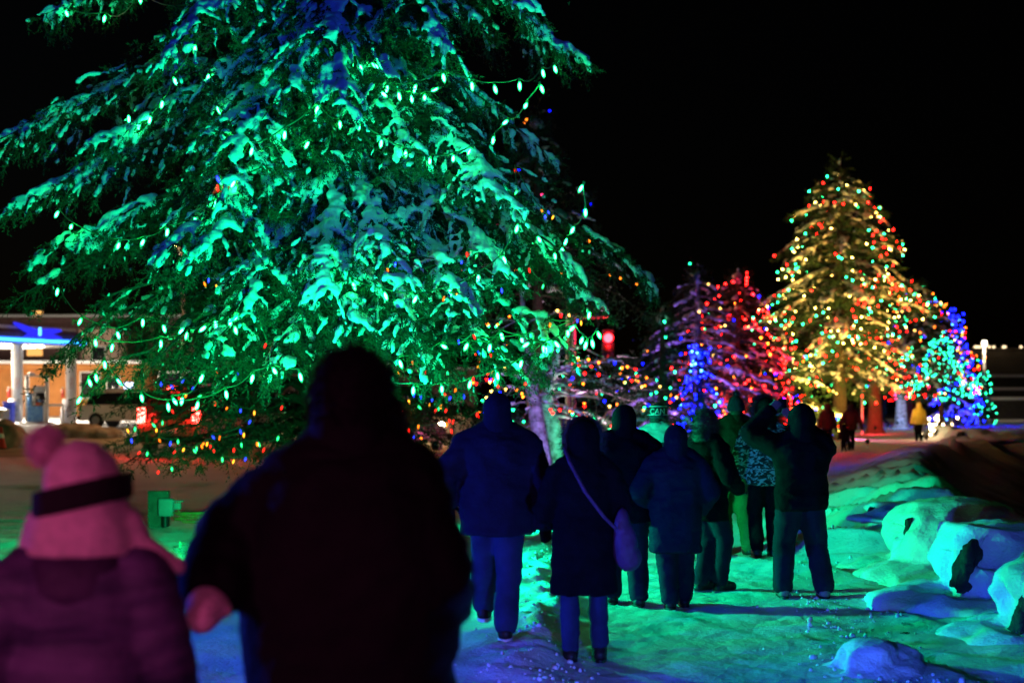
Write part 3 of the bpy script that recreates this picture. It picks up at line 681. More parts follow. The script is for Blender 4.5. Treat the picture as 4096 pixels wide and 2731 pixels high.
CP = [
 ([(644, 1526), (682, 1537), (735, 1514), (777, 1545), (870, 1483), (950, 1485), (1040, 1500), (1130, 1470)], S_('blue', 'blue', 'blue', 'blue', 'red', 'blue', 'orange', 'red'), 'coloured bulb string high in the dark pine with mostly blue bulbs'),
 ([(687, 1581), (713, 1585), (747, 1574), (686, 1635), (808, 1579), (859, 1604), (909, 1624), (964, 1633), (1018, 1640), (1130, 1620)], S_('leaf', 'red', 'orange', 'red', 'leaf', 'red', 'orange', 'blue', 'amber', 'red'), 'coloured bulb string passing above the red tail lamps'),
 ([(507, 1713), (525, 1751), (540, 1705), (608, 1692), (626, 1709), (649, 1680), (634, 1752), (683, 1762), (712, 1755)], S_('amber', 'blue', 'leaf', 'leaf', 'amber', 'leaf', 'orange', 'blue', 'leaf'), 'coloured bulb string at the outer tips of the low left pine boughs'),
 ([(564, 1803), (590, 1805), (635, 1878), (687, 1865), (706, 1800), (738, 1788), (772, 1795), (786, 1783), (805, 1775), (842, 1776), (855, 1794)], S_('red', 'leaf', 'red', 'leaf', 'red', 'amber', 'leaf', 'leaf', 'orange', 'red', 'red'), 'lowest coloured bulb string dangling close to the snow'),
 ([(889, 1826), (937, 1835), (985, 1826), (936, 1788), (965, 1768), (1032, 1766), (1027, 1766), (1058, 1788), (1115, 1742)], S_('leaf', 'amber', 'blue', 'red', 'leaf', 'leaf', 'orange', 'red', 'leaf'), 'coloured bulb string low on the pine beside the dark parka'),
 ([(880, 1740), (847, 1740), (960, 1715), (976, 1728), (830, 1765), (820, 1765), (1003, 1677)], S_('orange', 'blue', 'blue', 'amber', 'amber', 'orange', 'blue'), 'short coloured bulb string in the middle of the pine'),
 ([(1530, 1480), (1589, 1481), (1670, 1474), (1706, 1478), (1780, 1478), (1650, 1440), (1910, 1460), (1915, 1432)], S_('blue', 'amber', 'leaf', 'red', 'red', 'orange', 'amber', 'orange'), 'coloured bulb string right of the trunk above the green swag'),
 ([(1656, 1568), (1682, 1577), (1730, 1592), (1824, 1550), (1803, 1583), (1855, 1575), (1776, 1570), (1633, 1597)], S_('blue', 'blue', 'blue', 'orange', 'blue', 'blue', 'red', 'amber'), 'coloured bulb string with four blue bulbs under the green swag'),
 ([(1721, 1610), (1754, 1622), (1745, 1633), (1765, 1615), (1787, 1632), (1670, 1620), (1600, 1638)], S_('amber', 'leaf', 'red', 'amber', 'red', 'leaf', 'leaf'), 'short coloured bulb string right of the parka hood'),
 ([(1675, 1695), (1682, 1745), (1660, 1738), (1632, 1710), (1785, 1686), (1795, 1670), (1815, 1675), (1804, 1712), (1910, 1647)], S_('orange', 'orange', 'blue', 'red', 'orange', 'red', 'red', 'red', 'red'), 'coloured bulb string low right with many red bulbs'),
 ([(866, 700), (880, 712), (893, 722), (870, 735), (885, 762)], S_('blue', 'leaf', 'orange', 'red', 'orange'), 'tiny knot of coloured bulbs in a dark hollow of the big spruce'),
]
for q, (pix, c, lab) in enumerate(CP): light_string(pix, lab, 'coloured bulb strings on the low pine', c, on_pine if q < 10 else on_crown, seed=60 + q, bs=.85)
# scattered single coloured bulbs seen through the big spruce
r = np.random.default_rng(5)
for q, pix in enumerate([[(1548, 1070), (1583, 1045), (1672, 1035), (1850, 1040), (1868, 1005), (1911, 1015), (1960, 997)], [(1778, 1182), (1795, 1180), (1826, 1170), (2006, 1150), (2115, 1070), (2175, 1135)], [(2165, 838), (2190, 842), (2215, 860), (2180, 858), (2060, 672), (2070, 760)], [(815, 1125), (836, 1110), (863, 1135), (1003, 1148), (1065, 1370)], [(2202, 1288), (2310, 1272), (2324, 1280), (1834, 1355), (1892, 1335)]]):
    light_string(pix, ['few coloured bulbs winking deep in the spruce right of the trunk', 'coloured bulbs with an orange pair beside a green bulb', 'blue and orange bulbs near the outer right bough tips', 'few orange and blue bulbs in the left hollow', 'few coloured bulbs near the low right bough'][q], 'stray coloured bulbs seen through the big spruce', S_('orange', 'blue', 'amber', 'blue', 'red', 'leaf'), on_crown, seed=90 + q, bs=.6)

# two old pines with lit trunks behind the walkers
BARKL = mat('pale_flaking_bark', (0.10, 0.085, 0.07), 0.95, 0.3, 7, 0.8, 25, col2=(.62, .62, .64), spec=.1)
def old_pine(base_px, Y, tops, boughs, label, seed, tr, **k):
    x = (base_px - CX) / FPX * Y; b = np.array([x, Y, gz(x, Y) - .05]); T = [b] + [at(px, py, Y) for px, py in tops]; tp = np.asarray(T)
    bo = []
    for (py, px1, py1, dy, sn) in boughs:
        z = tz(py, Y); p0 = np.array([np.interp(z, tp[:, 2], tp[:, 0]), Y, z]); bo.append(dict(p0=p0, p1=at(px1, py1, Y + dy), sag=.1, snow=sn, t0=.35, spread=.9))
    return conifer('pine_tree', b, T, bo, label, seed, lod='mid', dens=.9, tw=.26, voxel=.045, trunk_r=tr, bark=BARKL, droop=.15, spread=.42, **k)
p1_, Q1 = old_pine(2190, 29, [(2150, 1700), (2115, 1480), (2105, 1400), (2085, 1150)], [(1580, 2400, 1600, 0, .9), (1500, 2480, 1450, -.5, .8), (1540, 2330, 1530, .6, .9), (1440, 2260, 1400, 0, .7), (1520, 1930, 1500, 0, .7), (1560, 1990, 1560, -.8, .6), (1600, 2330, 1665, -.8, .9), (1450, 2500, 1560, 1.2, .7), (1380, 1960, 1400, .6, .5), (1620, 2080, 1690, -.6, .4), (1300, 2250, 1250, .5, .4), (1300, 1980, 1280, .5, .4), (1610, 1960, 1640, 1, .5)], 'leaning old pine with a lilac lit flaking trunk and bare snowy boughs', 41, .17, dead=25)
p2_, Q2 = old_pine(2262, 31, [(2215, 1720), (2180, 1600), (2220, 1480), (2240, 1300)], [(1600, 2480, 1560, 0, .6), (1560, 2560, 1500, .5, .5), (1500, 2520, 1430, -.5, .7), (1600, 2420, 1690, -.6, .4), (1530, 2600, 1620, .3, .3), (1640, 2500, 1700, 0, .2), (1590, 2300, 1500, 1, .5), (1660, 2600, 1740, .5, .2), (1380, 2540, 1480, 1, .5), (1580, 2660, 1560, .2, .4)], 'thick green lit pine trunk leaning beside the lilac one', 43, .21, dead=15)
tree_lights(np.concatenate([Q1, Q2]), 150, MULTI, 'coloured bulb string wound through the two old pines', 44, .03, 22, .8)

# the row of lit trees along the path
FAR = 'lit trees in a row along the path'
DARKN = mat('needles_dark', (0.018, 0.035, 0.018), 0.8, 0.4, 2.0, spec=.2)
tA, QA = simple_tree('spruce_tree', 2150, 34, tz(450, 34), 2.9, 'dim pink snowed spruce peeping out behind the big green one', 51, snow=.5, n=44, group=FAR, tw=.3, voxel=.06, snow_r=1.3, zlo=4.3, lod='mid')
tB, QB = simple_tree('fir_tree', 2790, 45, tz(1085, 45), 2.9, 'thin open fir with lilac snow and a visible trunk', 52, snow=.85, n=54, group=FAR, dens=.8, tw=.3, shape=.65, zlo=1.2, trunk_r=.2, bark=BARKL)
tC, QC = simple_tree('fir_tree', 2650, 37, tz(1240, 37), 1.8, 'dark teal fir in front of the lilac one', 53, snow=.3, n=40, group=FAR, tw=.26)
tD, QD = simple_tree('young_spruce', 2800, 40, tz(1385, 40), 0.95, 'small spruce glowing solid blue in front of the red tree', 54, snow=.7, n=44, group=FAR, tw=.2, zlo=.2, snow_r=1.0, voxel=.045)
tE, QE = simple_tree('spruce_tree', 2950, 49, tz(1085, 49), 3.3, 'spruce glowing deep red with a spiky leader', 55, snow=.55, n=84, group=FAR, shape=.62, tw=.28)
tF, QF = simple_tree('spruce_tree', 3360, 65, tz(665, 65), 3.7, 'tallest far spruce lit golden yellow', 56, snow=.7, n=150, group=FAR, shape=.46, jitter=.34, drop=.30, tw=.36, zlo=3.0, snow_r=1.5, voxel=.075, dens=1.15, trunk_r=.3, belly=6.0)
tG, QG = simple_tree('spruce_tree', 3672, 80, tz(1130, 80), 3.5, 'greyish spruce with mixed coloured bulbs behind the golden one', 57, snow=.8, n=70, group=FAR, shape=.6, tw=.4, zlo=2.8, drop=.2, snow_r=1.6, voxel=.09)
tH, QH = simple_tree('fir_tree', 3765, 77, tz(1350, 77), 1.75, 'fir wrapped in dense teal green bulbs on a bare trunk', 58, snow=.4, n=44, group=FAR, tw=.36, zlo=2.1, drop=.2, snow_r=1.4, voxel=.08, trunk_r=.12)
tI, QI = simple_tree('spruce_tree', 3820, 88, tz(1255, 88), 1.75, 'slim spruce glowing solid blue beside the teal one', 59, snow=.7, n=56, group=FAR, tw=.4, zlo=.5, snow_r=2.0, voxel=.09)
tJ, QJ = simple_tree('young_spruce', 3935, 95, tz(1490, 95), 0.85, 'smallest spruce lit green at the end of the row', 60, snow=.4, n=30, group=FAR, tw=.36, zlo=.4, snow_r=1.6, voxel=.09)
tK, QK = simple_tree('spruce_tree', 3500, 74, tz(1330, 74), 2.1, 'dark red spruce with a thick red lit trunk under the golden one', 61, snow=.3, n=44, group=FAR, tw=.36, zlo=2.9, drop=.15, voxel=.09, trunk_r=.38, snow_r=1.6)
tL, QL = simple_tree('spruce_tree', 3640, 96, tz(1480, 96), 1.9, 'low pink red spruce at the far end of the path', 62, snow=.3, n=40, group=FAR, tw=.4, zlo=1.9, drop=.12, voxel=.1, trunk_r=.3, snow_r=1.6)
tM, QM = simple_tree('spruce_tree', 3605, 84, tz(1420, 84), 1.4, 'spruce with a pale blue lit trunk far down the path', 63, snow=.5, n=36, group=FAR, tw=.4, zlo=3.2, drop=.15, voxel=.1, trunk_r=.36, snow_r=1.8, bark=BARKL)
tN, QN = simple_tree('spruce_tree', 3130, 58, tz(1330, 58), 2.9, 'dusky spruce with mixed bulbs between the red and golden trees', 64, snow=.5, n=48, group=FAR, tw=.34, zlo=.6, voxel=.08, snow_r=1.6)
tree_lights(QA, 26, {'blue': (1, 1), 'pink': (1, .5), 'orange': (.6, .5)}, 'few purple bulbs on the dim pink spruce', 71, .03, 16)
tree_lights(QB, 34, {'orange': (1, .7), 'blue': (1, 1), 'warm': (1, .5), 'green': (.6, .5)}, 'sparse coloured bulbs on the lilac fir', 72, .034, 28)
tree_lights(QC, 26, {'green': (1, 1), 'blue': (1, 1)}, 'few green and blue bulbs on the teal fir', 73, .035, 26)
tree_lights(QD, 180, {'blue': (1, 1.6), 'sky': (.16, .6)}, 'dense blue bulbs on the small blue spruce', 74, .03, 90, .7)
tree_lights(QE, 260, {'red': (1, 1.2), 'orange': (.06, .5), 'blue': (.06, 1), 'green': (.05, .4)}, 'red bulbs all over the red spruce', 75, .034, 110, .7)
tree_lights(QF, 420, {'warm': (.8, .8), 'green': (.8, .55), 'red': (.9, .9)}, 'golden green and red bulbs all over the tallest far spruce', 76, .031, 130, .72, single=True)
tree_lights(QG, 260, MULTI, 'mixed bulbs on the greyish spruce', 77, .038, 50, .75)
tree_lights(QH, 230, {'teal': (1, .8)}, 'dense teal green bulbs on the bare trunked fir', 78, .034, 30, .75)
tree_lights(QI, 190, {'blue': (1, 1.7), 'sky': (.1, .5)}, 'blue bulbs on the slim far spruce', 79, .04, 120, .7)
tree_lights(QJ, 50, {'teal': (1, .8)}, 'green bulbs on the smallest spruce', 80, .04, 32)
tree_lights(QK, 110, {'red': (1, 1)}, 'red bulbs on the dark red spruce', 81, .038, 44, .7)
tree_lights(QL, 110, {'red': (1, 1), 'pink': (1, 1)}, 'pink red bulbs at the far end of the path', 82, .042, 50, .7)
tree_lights(QM, 26, {'green': (1, .8), 'blue': (1, 1.2)}, 'few bulbs on the pale trunked spruce', 83, .05, 34)
tree_lights(QN, 120, MULTI, 'mixed bulbs on the dusky spruce', 84, .034, 34)
# floodlights that wash trunks, crowns and path, some only added to brighten them
def wash(x, Y, z, target, col, power, label, size=70): floodlight((x, Y, gz(x, Y) + z), target, col, power, label, size, .7, .1)
wash(.9, 26.2, .35, at(2160, 1600, 29), (.36, .24, 1.0), 420, 'violet floodlight aimed at the leaning old pine', 90)
wash(1.75, 29.2, .3, at(2230, 1700, 31), GREEN, 300, 'green floodlight aimed at the thick leaning trunk', 100)
wash(4.9, 41.0, .5, at(2800, 1300, 45), (.50, .20, 1.0), 1100, 'lilac floodlight under the thin fir', 110)
wash(4.2, 33.5, .4, at(2650, 1400, 37), (.02, .8, .6), 160, 'teal floodlight under the dark fir', 100)
wash(2.2, 30.5, .4, at(2300, 800, 34), (.9, .35, .6), 700, 'pink floodlight behind the big spruce', 90)
wash(13.5, 54.0, .3, at(3360, 1050, 65), (1.0, .58, .09), 22000, 'amber floodlight under the golden spruce', 80)  # added lamp: lights the snow more than the golden spruce's bulbs do
wash(18.0, 70.5, .4, at(3490, 1640, 74), (1, .03, .04), 1600, 'red floodlight at the thick red trunk', 90)
wash(21.8, 80.5, .4, at(3605, 1620, 84), (.25, .45, 1), 700, 'pale blue floodlight at the pale far trunk', 90)
wash(15.2, 66.5, .35, (14.5, 58, .3), (1, .12, .35), 2200, 'rose floodlight low beside the far path', 130)  # added lamp: brightens the far path in pink
wash(7.2, 45.5, .4, at(2960, 1350, 49), (1, .02, .03), 2600, 'red floodlight under the red spruce', 110)  # added lamp: strengthens the red glow of the spruce's own bulbs
wash(4.9, 38.2, .3, at(2800, 1520, 40), (.006, .01, 1), 900, 'deep blue floodlight under the small blue spruce', 100)  # added lamp: puts more blue on the snow than the bulbs throw
wash(26.6, 84.5, .3, at(3815, 1450, 88), (.01, .02, 1), 900, 'deep blue floodlight under the slim far spruce', 100)  # added lamp: boosts the blue of the slim spruce beyond its bulbs
# ------------------------------------------------------------------ street side: petrol station, cars, signals, houses
def bevel(me, w=.03, seg=2):
    bm = bmesh.new(); bm.from_mesh(me); bmesh.ops.remove_doubles(bm, verts=bm.verts, dist=1e-5)
    bmesh.ops.bevel(bm, geom=[e for e in bm.edges if len(e.link_faces) == 2 and e.calc_face_angle(0) > .5], offset=w, segments=seg, affect='EDGES', profile=.6)
    bm.to_mesh(me); bm.free(); me.update(); return me
def text_mesh(s, size, depth=.004, shear=0.0):
    c = bpy.data.curves.new('t', 'FONT'); c.body = s; c.size = size; c.extrude = depth; c.align_x = 'CENTER'; c.align_y = 'CENTER'; c.shear = shear
    o = bpy.data.objects.new('t', c); COL.objects.link(o); dg = bpy.context.evaluated_depsgraph_get(); me = bpy.data.meshes.new_from_object(o.evaluated_get(dg)); bpy.data.objects.remove(o); return me
STUCCO = mat('orange_stucco', (0.42, 0.17, 0.05), 0.9, 0.15, 1.5, 0.2, 30); PLUM = mat('dark_cladding', (0.16, 0.09, 0.09), 0.8, 0.2, 2)
BEIGE = mat('beige_render', (0.45, 0.33, 0.26), 0.9, 0.1, 1.2); GLASSD = mat('dark_glass', (0.015, 0.018, 0.022), 0.08, 0.1, 3, spec=.6)
SOFFIT = mat('soffit_white', (0.72, 0.70, 0.66), 0.5, 0.04, 2); BLUEP = mat('blue_panel', (0.02, 0.16, 0.55), 0.4, 0.25, 9, col2=(.25, .5, .8)); REDP = mat('red_paint', (0.55, 0.03, 0.02), 0.45, 0.1, 6); BLUEB = mat('blue_bin', (0.02, 0.04, 0.45), .5, .1, 5)
INK = mat('dark_ink', (0.03, 0.025, 0.04), 0.6, .1, 10); SIGNW = mat('sign_face', (0.45, 0.43, 0.45), 0.5, .06, 5)
# canopy
cz0 = 4.98; YA, YB = 69.0, 76.0
cA = at(-260, 1352, 66.5); cB = at(340, 1372, 74.0)
d = cB - cA; d[2] = 0; Lc = np.linalg.norm(d); ang = math.atan2(d[1], d[0]); gzc = gz(-24, 70)
can = empty('station_canopy', (cA[0], cA[1], gzc), ang, label='petrol station canopy with a glowing blue edge on white columns', cat='canopy')
zc = cz0 - gzc
obj('soffit', MB().box((0, 0.05, zc), (Lc - .05, 9, zc + .1)), SOFFIT, can, smooth=False)
obj('roof_deck', MB().box((0.1, .2, zc + .102), (Lc - .2, 8.9, zc + .75)), PLUM, can, smooth=False)
obj('roof_snow', bevel(MB().box((0.12, .3, zc + .752), (Lc - .25, 8.8, zc + .95)).mesh('roof_snow'), .08), SNOW, can, kind='stuff')
obj('fascia', MB().box((-.02, -.06, zc - .02), (Lc, .046, zc + .10)), SOFFIT, can, smooth=False)
obj('light_band', MB().box((-.02, -.10, zc + .104), (Lc, .04, zc + .32)), emit('band_blue', (.03, .16, 1), 3.2), can, smooth=False)
obj('band_tube', MB().tube([(0, -.12, zc + .20), (Lc, -.12, zc + .20)], .045, 6), emit('band_cyan', (.04, .42, 1), 6, 'NONE'), can)
for (fx, fy) in ((.30, .9), (.52, .9), (.75, .9), (.40, 3.8), (.63, 3.8), (.86, 3.8), (.30, 6.8), (.55, 6.8), (.80, 6.8)):
    obj('downlight', MB().tube([(fx * Lc, fy, zc - .002), (fx * Lc, fy, zc - .05)], [.26, .24], 16), emit('downlight', (1, .86, .66), 60), can)
for lx, ly in ((.33, 2.6), (.78, 2.6)):
    ld = bpy.data.lights.new('canopy_lamp', 'POINT'); ld.shadow_soft_size = .5; ld.energy = 6000; ld.color = (1, .84, .64); lo = bpy.data.objects.new('canopy_lamp', ld); COL.objects.link(lo); lo.parent = can; lo.location = (lx * Lc, ly, zc - 1.0)
def blade(P, w):   # a curved wing of the blue emblem on the roof edge
    P = np.asarray(P, float); n = len(P); mb = MB(); up = P.copy(); up[:, 1] += w; lo = P.copy(); lo[:, 1] -= w
    F = np.stack([np.concatenate([lo[:, 0], up[::-1, 0]]), np.full(2 * n, -.16), np.concatenate([lo[:, 1], up[::-1, 1]])], 1); B = F + [0, .12, 0]; m = 2 * n
    mb.add(F, [list(range(m))]); mb.add(B, [list(range(m))[::-1]]); mb.add(np.vstack([F, B]), [[i, m + i, m + (i + 1) % m, (i + 1) % m] for i in range(m)]); return mb
X0 = Lc * .66; tt_ = np.linspace(0, 1, 14)
em = emit('emblem_blue', (.03, .03, 1), 1.1)
zb_ = zc + .36
w1 = .24 * np.sin(np.pi * np.clip(tt_ * .96 + .03, 0, 1)) ** .6
obj('emblem_wing', blade(np.stack([X0 - 1.5 + 2.9 * tt_, zb_ + .66 - .62 * tt_ - .16 * np.sin(tt_ * math.pi)], 1), w1 * .8), em, can, smooth=False)
obj('emblem_wing', blade(np.stack([X0 + 1.5 - 2.3 * tt_, zb_ + .42 - .40 * tt_ + .05 * np.sin(tt_ * math.pi)], 1), w1 * .7), em, can, smooth=False).location = (0, .14, 0)
obj('emblem_star', MB().box((X0 - .08, -.24, zb_ + .1), (X0 + .04, -.17, zb_ + .5)), emit('emblem_white', (.12, .55, 1), 3), can, smooth=False)
# columns, pump island and boards
def on_at(px, py, Y): p = at(px, py, Y); return p
for px, lab in ((70, 'white canopy column with a price board'), (285, 'second white canopy column behind the branch tips')):
    p = at(px, 1640, 70.5); zb = gz(p[0], 70.5); c = empty('column', (p[0], 70.5, zb), label=lab, cat='column', group='white canopy columns')
    obj('shaft', bevel(MB().box((-.21, -.21, 0), (.21, .21, cz0 - zb - .01)).mesh('shaft'), .03), WHITE_PAINT, c)
    obj('marking', text_mesh('OSO', .26), mat('faded_red', (.55, .3, .28), .6), c, loc=(.04, -.216, 1.95), rot=(math.pi / 2, math.pi / 2, 0))
    b = empty('sign_board', (p[0] - .02, 70.05, zb), label=('grey price board reading 25 leaning on the first column' if px == 70 else 'grey price board reading 25 leaning on the second column'), cat='sign', group='price boards')
    v = np.array([[-.38, -.16, 0], [.38, -.16, 0], [.38, .10, 0], [-.38, .10, 0], [-.26, -.02, 1.18], [.26, -.02, 1.18], [.26, .10, 1.18], [-.26, .10, 1.18]])
    obj('board', MB().add(v, [[0, 1, 5, 4], [1, 2, 6, 5], [2, 3, 7, 6], [3, 0, 4, 7], [4, 5, 6, 7], [3, 2, 1, 0]]), SIGNW, b, smooth=False)
    tm = obj('number', text_mesh('25', .40), INK, b, loc=(.03, -.098, .68), rot=(math.radians(83.2), 0, 0))
    obj('small_print', MB().box((-.17, -.137, .40), (.22, -.125, .43)).box((-.12, -.142, .30), (.18, -.130, .325)), INK, b, smooth=False)
    e = empty('fire_extinguisher', (p[0] - .36, 70.3, zb + 1.25), label='red fire extinguisher on the %s canopy column' % ('first' if px == 70 else 'second'), cat='extinguisher', group='fire extinguishers')
    obj('tank', MB().tube([(0, 0, 0), (0, 0, .02), (0, 0, .36), (0, 0, .42)], [.04, .08, .08, .03], 10), REDP, e); obj('valve', MB().tube([(0, 0, .42), (0, 0, .52)], .03, 6), GREY_METAL, e)
def pump(px, Y, label):
    p = at(px, 1640, Y); zb = gz(p[0], Y); t = empty('fuel_pump', (p[0], Y, zb), label=label, cat='fuel pump', group='fuel pumps')
    for s in (-1, 1): obj('post', MB().box((s * .48 - .06, -.12, .1), (s * .48 + .06, .12, 2.3)), WHITE_PAINT, t, smooth=False)
    obj('top_bar', bevel(MB().box((-.62, -.08, 2.3), (.62, .08, 2.38)).mesh('bar'), .02), WHITE_PAINT, t); obj('lamp_head', MB().ell((-.25, 0, 2.42), (.18, .12, .08)), WHITE_PAINT, t)
    obj('cabinet', bevel(MB().box((-.4, -.2, .1), (.4, .2, .88)).mesh('cab'), .03), BLUEP, t); obj('side_panel', MB().box((-.4, -.2, .884), (-.17, .2, 1.52)), BLUEP, t, smooth=False)
    obj('display', MB().box((-.165, -.2, .884), (.4, .2, 1.52)), BLACK, t, smooth=False)
    obj('header', bevel(MB().box((-.15, -.2, 1.524), (.4, .2, 1.85)).mesh('hd'), .03), mat('pump_white', (.7, .74, .78), .4), t)
    for bxx, bz, c in ((-.12, 1.22, WHITE_PAINT), (.05, 1.22, WHITE_PAINT), (-.13, .92, WHITE_PAINT), (.02, .92, REDP), (.14, .92, STUCCO), (-.13, 1.08, WHITE_PAINT), (.12, 1.08, BLUEP)):
        obj('screen', bevel(MB().box((bxx, -.225, bz), (bxx + .13, -.202, bz + .12)).mesh('sc'), .01), c, t)
    obj('hose', MB().tube([(.44, -.22, 1.5), (.52, -.3, 1.0), (.47, -.3, .5), (.40, -.25, .9)], .018, 5), BLACK, t); obj('nozzle', MB().box((.34, -.3, .95), (.44, -.21, 1.25)), BLACK, t, smooth=False)
    obj('plinth', MB().box((-.75, -.4, -.1), (.75, .4, .098)), mat('concrete', (.35, .34, .33), .9, .1, 4), t, smooth=False)
pump(148, 69.0, 'blue and white fuel pump between the canopy columns'); pump(-70, 69.0, 'blue and white fuel pump beyond the first column')
p = at(36, 1640, 69.5); t = empty('waste_bin', (p[0], 69.5, gz(p[0], 69.5)), label='blue waste bin beside the first canopy column', cat='bin')
obj('body', bevel(MB().box((-.22, -.22, 0), (.22, .22, .95)).mesh('bn'), .04), BLUEB, t); obj('lid', bevel(MB().box((-.25, -.25, .954), (.25, .25, 1.05)).mesh('ld'), .03), BLUEB, t)
p = at(215, 1640, 68.6); t = empty('bollard_rail', (p[0], 68.6, gz(p[0], 68.6)), label='white guard rail in front of the fuel pump', cat='rail')
for q in (-.45, .45): obj('post', MB().tube([(q, 0, -.1), (q, 0, 1.0)], .055, 8), WHITE_PAINT, t)
obj('rail', MB().tube([(-.45, 0, .93), (.45, 0, .93)], .055, 8), WHITE_PAINT, t)

# houses behind
def house(x0, x1, Y, ztop, depth, wall, label, windows=(), lit=None, parapet=True, roofsnow=True, doors=()):
    xm = (x0 + x1) / 2; zb = gz(xm, Y) - .3; t = empty('building', (xm, Y, zb), label=label, cat='building'); w = (x1 - x0) / 2; h = ztop - zb
    obj('wall', MB().box((-w, 0, 0), (w, depth, h)), wall, t, smooth=False)
    if parapet: obj('parapet', MB().box((-w - .12, -.12, h - .35), (w + .12, depth, h + .02)), wall, t, smooth=False)
    if roofsnow: obj('roof_snow', bevel(MB().box((-w - .1, -.10, h + .022), (w + .1, depth, h + .22)).mesh('rs'), .08), SNOW, t, kind='stuff')
    for (wx, wz, ww, wh, on_) in windows:
        f = obj('window', MB().box((wx - ww / 2 - .08, -.05, wz - .08), (wx + ww / 2 + .08, -.004, wz + wh + .08)), WHITE_PAINT if wall is not PLUM else PLUM, t, smooth=False)
        obj('pane', MB().box((wx - ww / 2, -.07, wz), (wx + ww / 2, -.052, wz + wh)), emit('window_warm', (1, .45, .12), 1.4) if on_ else GLASSD, f, smooth=False)
    for (dx, dw, dh) in doors: obj('door', MB().box((dx - dw / 2, -.06, .3), (dx + dw / 2, -.004, .3 + dh)), GLASSD, t, smooth=False)
    return t
xx = lambda px, Y: (px - CX) / FPX * Y
house(xx(-420, 86), xx(560, 86), 86, tz(1456, 86), 10, STUCCO, 'orange stucco shop front behind the petrol station', [(4.4, 1.4, 1.1, 1.5, 0), (5.8, 1.4, .7, 1.2, 0), (9.6, 1.4, 2.0, 1.5, 0)])
house(xx(-300, 100), xx(900, 100), 100, tz(1270, 100), 10, PLUM, 'dark clad upper block with two small lit windows behind the shop', [(xx(150, 100) - xx(300, 100), tz(1318, 100) - .6, .75, .8, 1), (xx(140, 100) - xx(300, 100), tz(1452, 100) - .6, 1.1, 1.3, 1), (xx(560, 100) - xx(300, 100), 4.2, 1.2, 1.4, 0)])
house(xx(325, 92), xx(465, 92), 92, tz(1316, 92), 6, BEIGE, 'beige rendered stair tower beside the canopy end', [(0, 3.5, .8, 1.2, 0)], roofsnow=False)
house(xx(640, 110), xx(1900, 110), 110, tz(1480, 110), 10, BEIGE, 'long beige low building across the street', [(q, 1.3, 1.6, 1.4, k % 3 == 1) for k, q in enumerate(range(-10, 11, 3))])
house(xx(3885, 190), xx(4500, 190), 190, tz(1392, 190), 12, mat('grey_wall', (.14, .12, .10), .9), 'dark hillside building with lit eaves beyond the lamp post', [(q, 2.0, 1.4, 1.6, 0) for q in (-8, -5, -2, 1, 4)], roofsnow=False)
hz = tz(1392, 190)
for q, px in enumerate((3905, 3918, 3958, 3976, 4018, 4085)):
    p = at(px, 1387, 189); t = empty('wall_lamp', p, label='small white lamp glowing under the eaves of the hillside building', cat='lamp', group='eave lamps on the hillside building')
    obj('housing', MB().box((-.4, .0, .25), (.4, .5, .4)), BLACK, t, smooth=False); obj('glass', MB().ell((0, .1, 0), (.30 if q in (0, 1, 4) else .18, .15, .15)), emit('eave_lamp', (1, .72, .4), 3), t)
for q, (py, pxa, pxb) in enumerate(((1508, 3950, 4200), (1560, 3985, 4200), (1600, 3970, 4200))):
    Y = 150 - q * 12; a = xx(pxa, Y); b_ = xx(pxb, Y); z = tz(py, Y)
    t = empty('terrace_wall', (a, Y, gz(a, Y)), label=('upper', 'middle', 'lower')[q] + ' snow topped terrace wall on the dark far slope', cat='wall', group='terrace walls on the far slope')
    hh = z - gz(a, Y); obj('wall', MB().box((0, 0, -3), (b_ - a, 1.5, hh)), ROCK, t, smooth=False); obj('snow_top', bevel(MB().box((-.1, -.1, hh + .003), (b_ - a, 1.5, hh + .28)).mesh('st'), .1), SNOW, t, kind='stuff')
# lamp post on the right
p = at(3936, 1640, 118); zb = gz(p[0], 118); t = empty('lamp_post', (p[0], 118, zb), label='tall white lit lamp post on the far right slope', cat='lamp post')
zt = tz(1385, 118) - zb
obj('pole', MB().tube([(0, 0, -3.5), (0, 0, 0), (0, 0, zt)], [.2, .15, .11], 10), WHITE_PAINT, t); obj('head', MB().tube([(0, -.1, zt), (0, -.1, zt + .1), (0, -.1, zt + .45)], [.12, .22, .18], 12), emit('lamp_head', (1, .85, .6), 9), t)
ld = bpy.data.lights.new('lamp', 'POINT'); ld.energy = 900; ld.color = (1, .8, .5); ld.shadow_soft_size = .3; lo = bpy.data.objects.new('lamp', ld); COL.objects.link(lo); lo.parent = t; lo.location = (0, -.9, zt - .1); ld.energy = 350
# street lamps over the road behind the spruce
def street_lamp(x, Y, h, power, label):
    zb = gz(x, Y); t = empty('street_lamp', (x, Y, zb), label=label, cat='street lamp', group='sodium street lamps along the road')
    obj('pole', MB().tube([(0, 0, -.1), (0, 0, h - .4), (0, -.5, h), (0, -1.4, h + .1)], [.1, .07, .05, .05], 8), GREY_METAL, t)
    obj('lantern', bevel(MB().box((-.16, -2.0, h), (.16, -1.35, h + .18)).mesh('ln'), .05), GREY_METAL, t); obj('lens', MB().ell((0, -1.7, h - .01), (.13, .26, .06)), emit('sodium', (1, .5, .14), 40, 'NONE'), t)
    ld = bpy.data.lights.new('lamp', 'POINT'); ld.energy = power; ld.color = (1, .52, .2); ld.shadow_soft_size = .2; lo = bpy.data.objects.new('lamp', ld); COL.objects.link(lo); lo.parent = t; lo.location = (0, -1.7, h - .12)
street_lamp(-4.6, 53, 7.0, 800, 'sodium street lamp hidden behind the spruce beside the road'); street_lamp(-12.5, 54, 7.0, 900, 'sodium street lamp on the road near the petrol station'); street_lamp(2.2, 56, 7.0, 700, 'sodium street lamp behind the old pines')
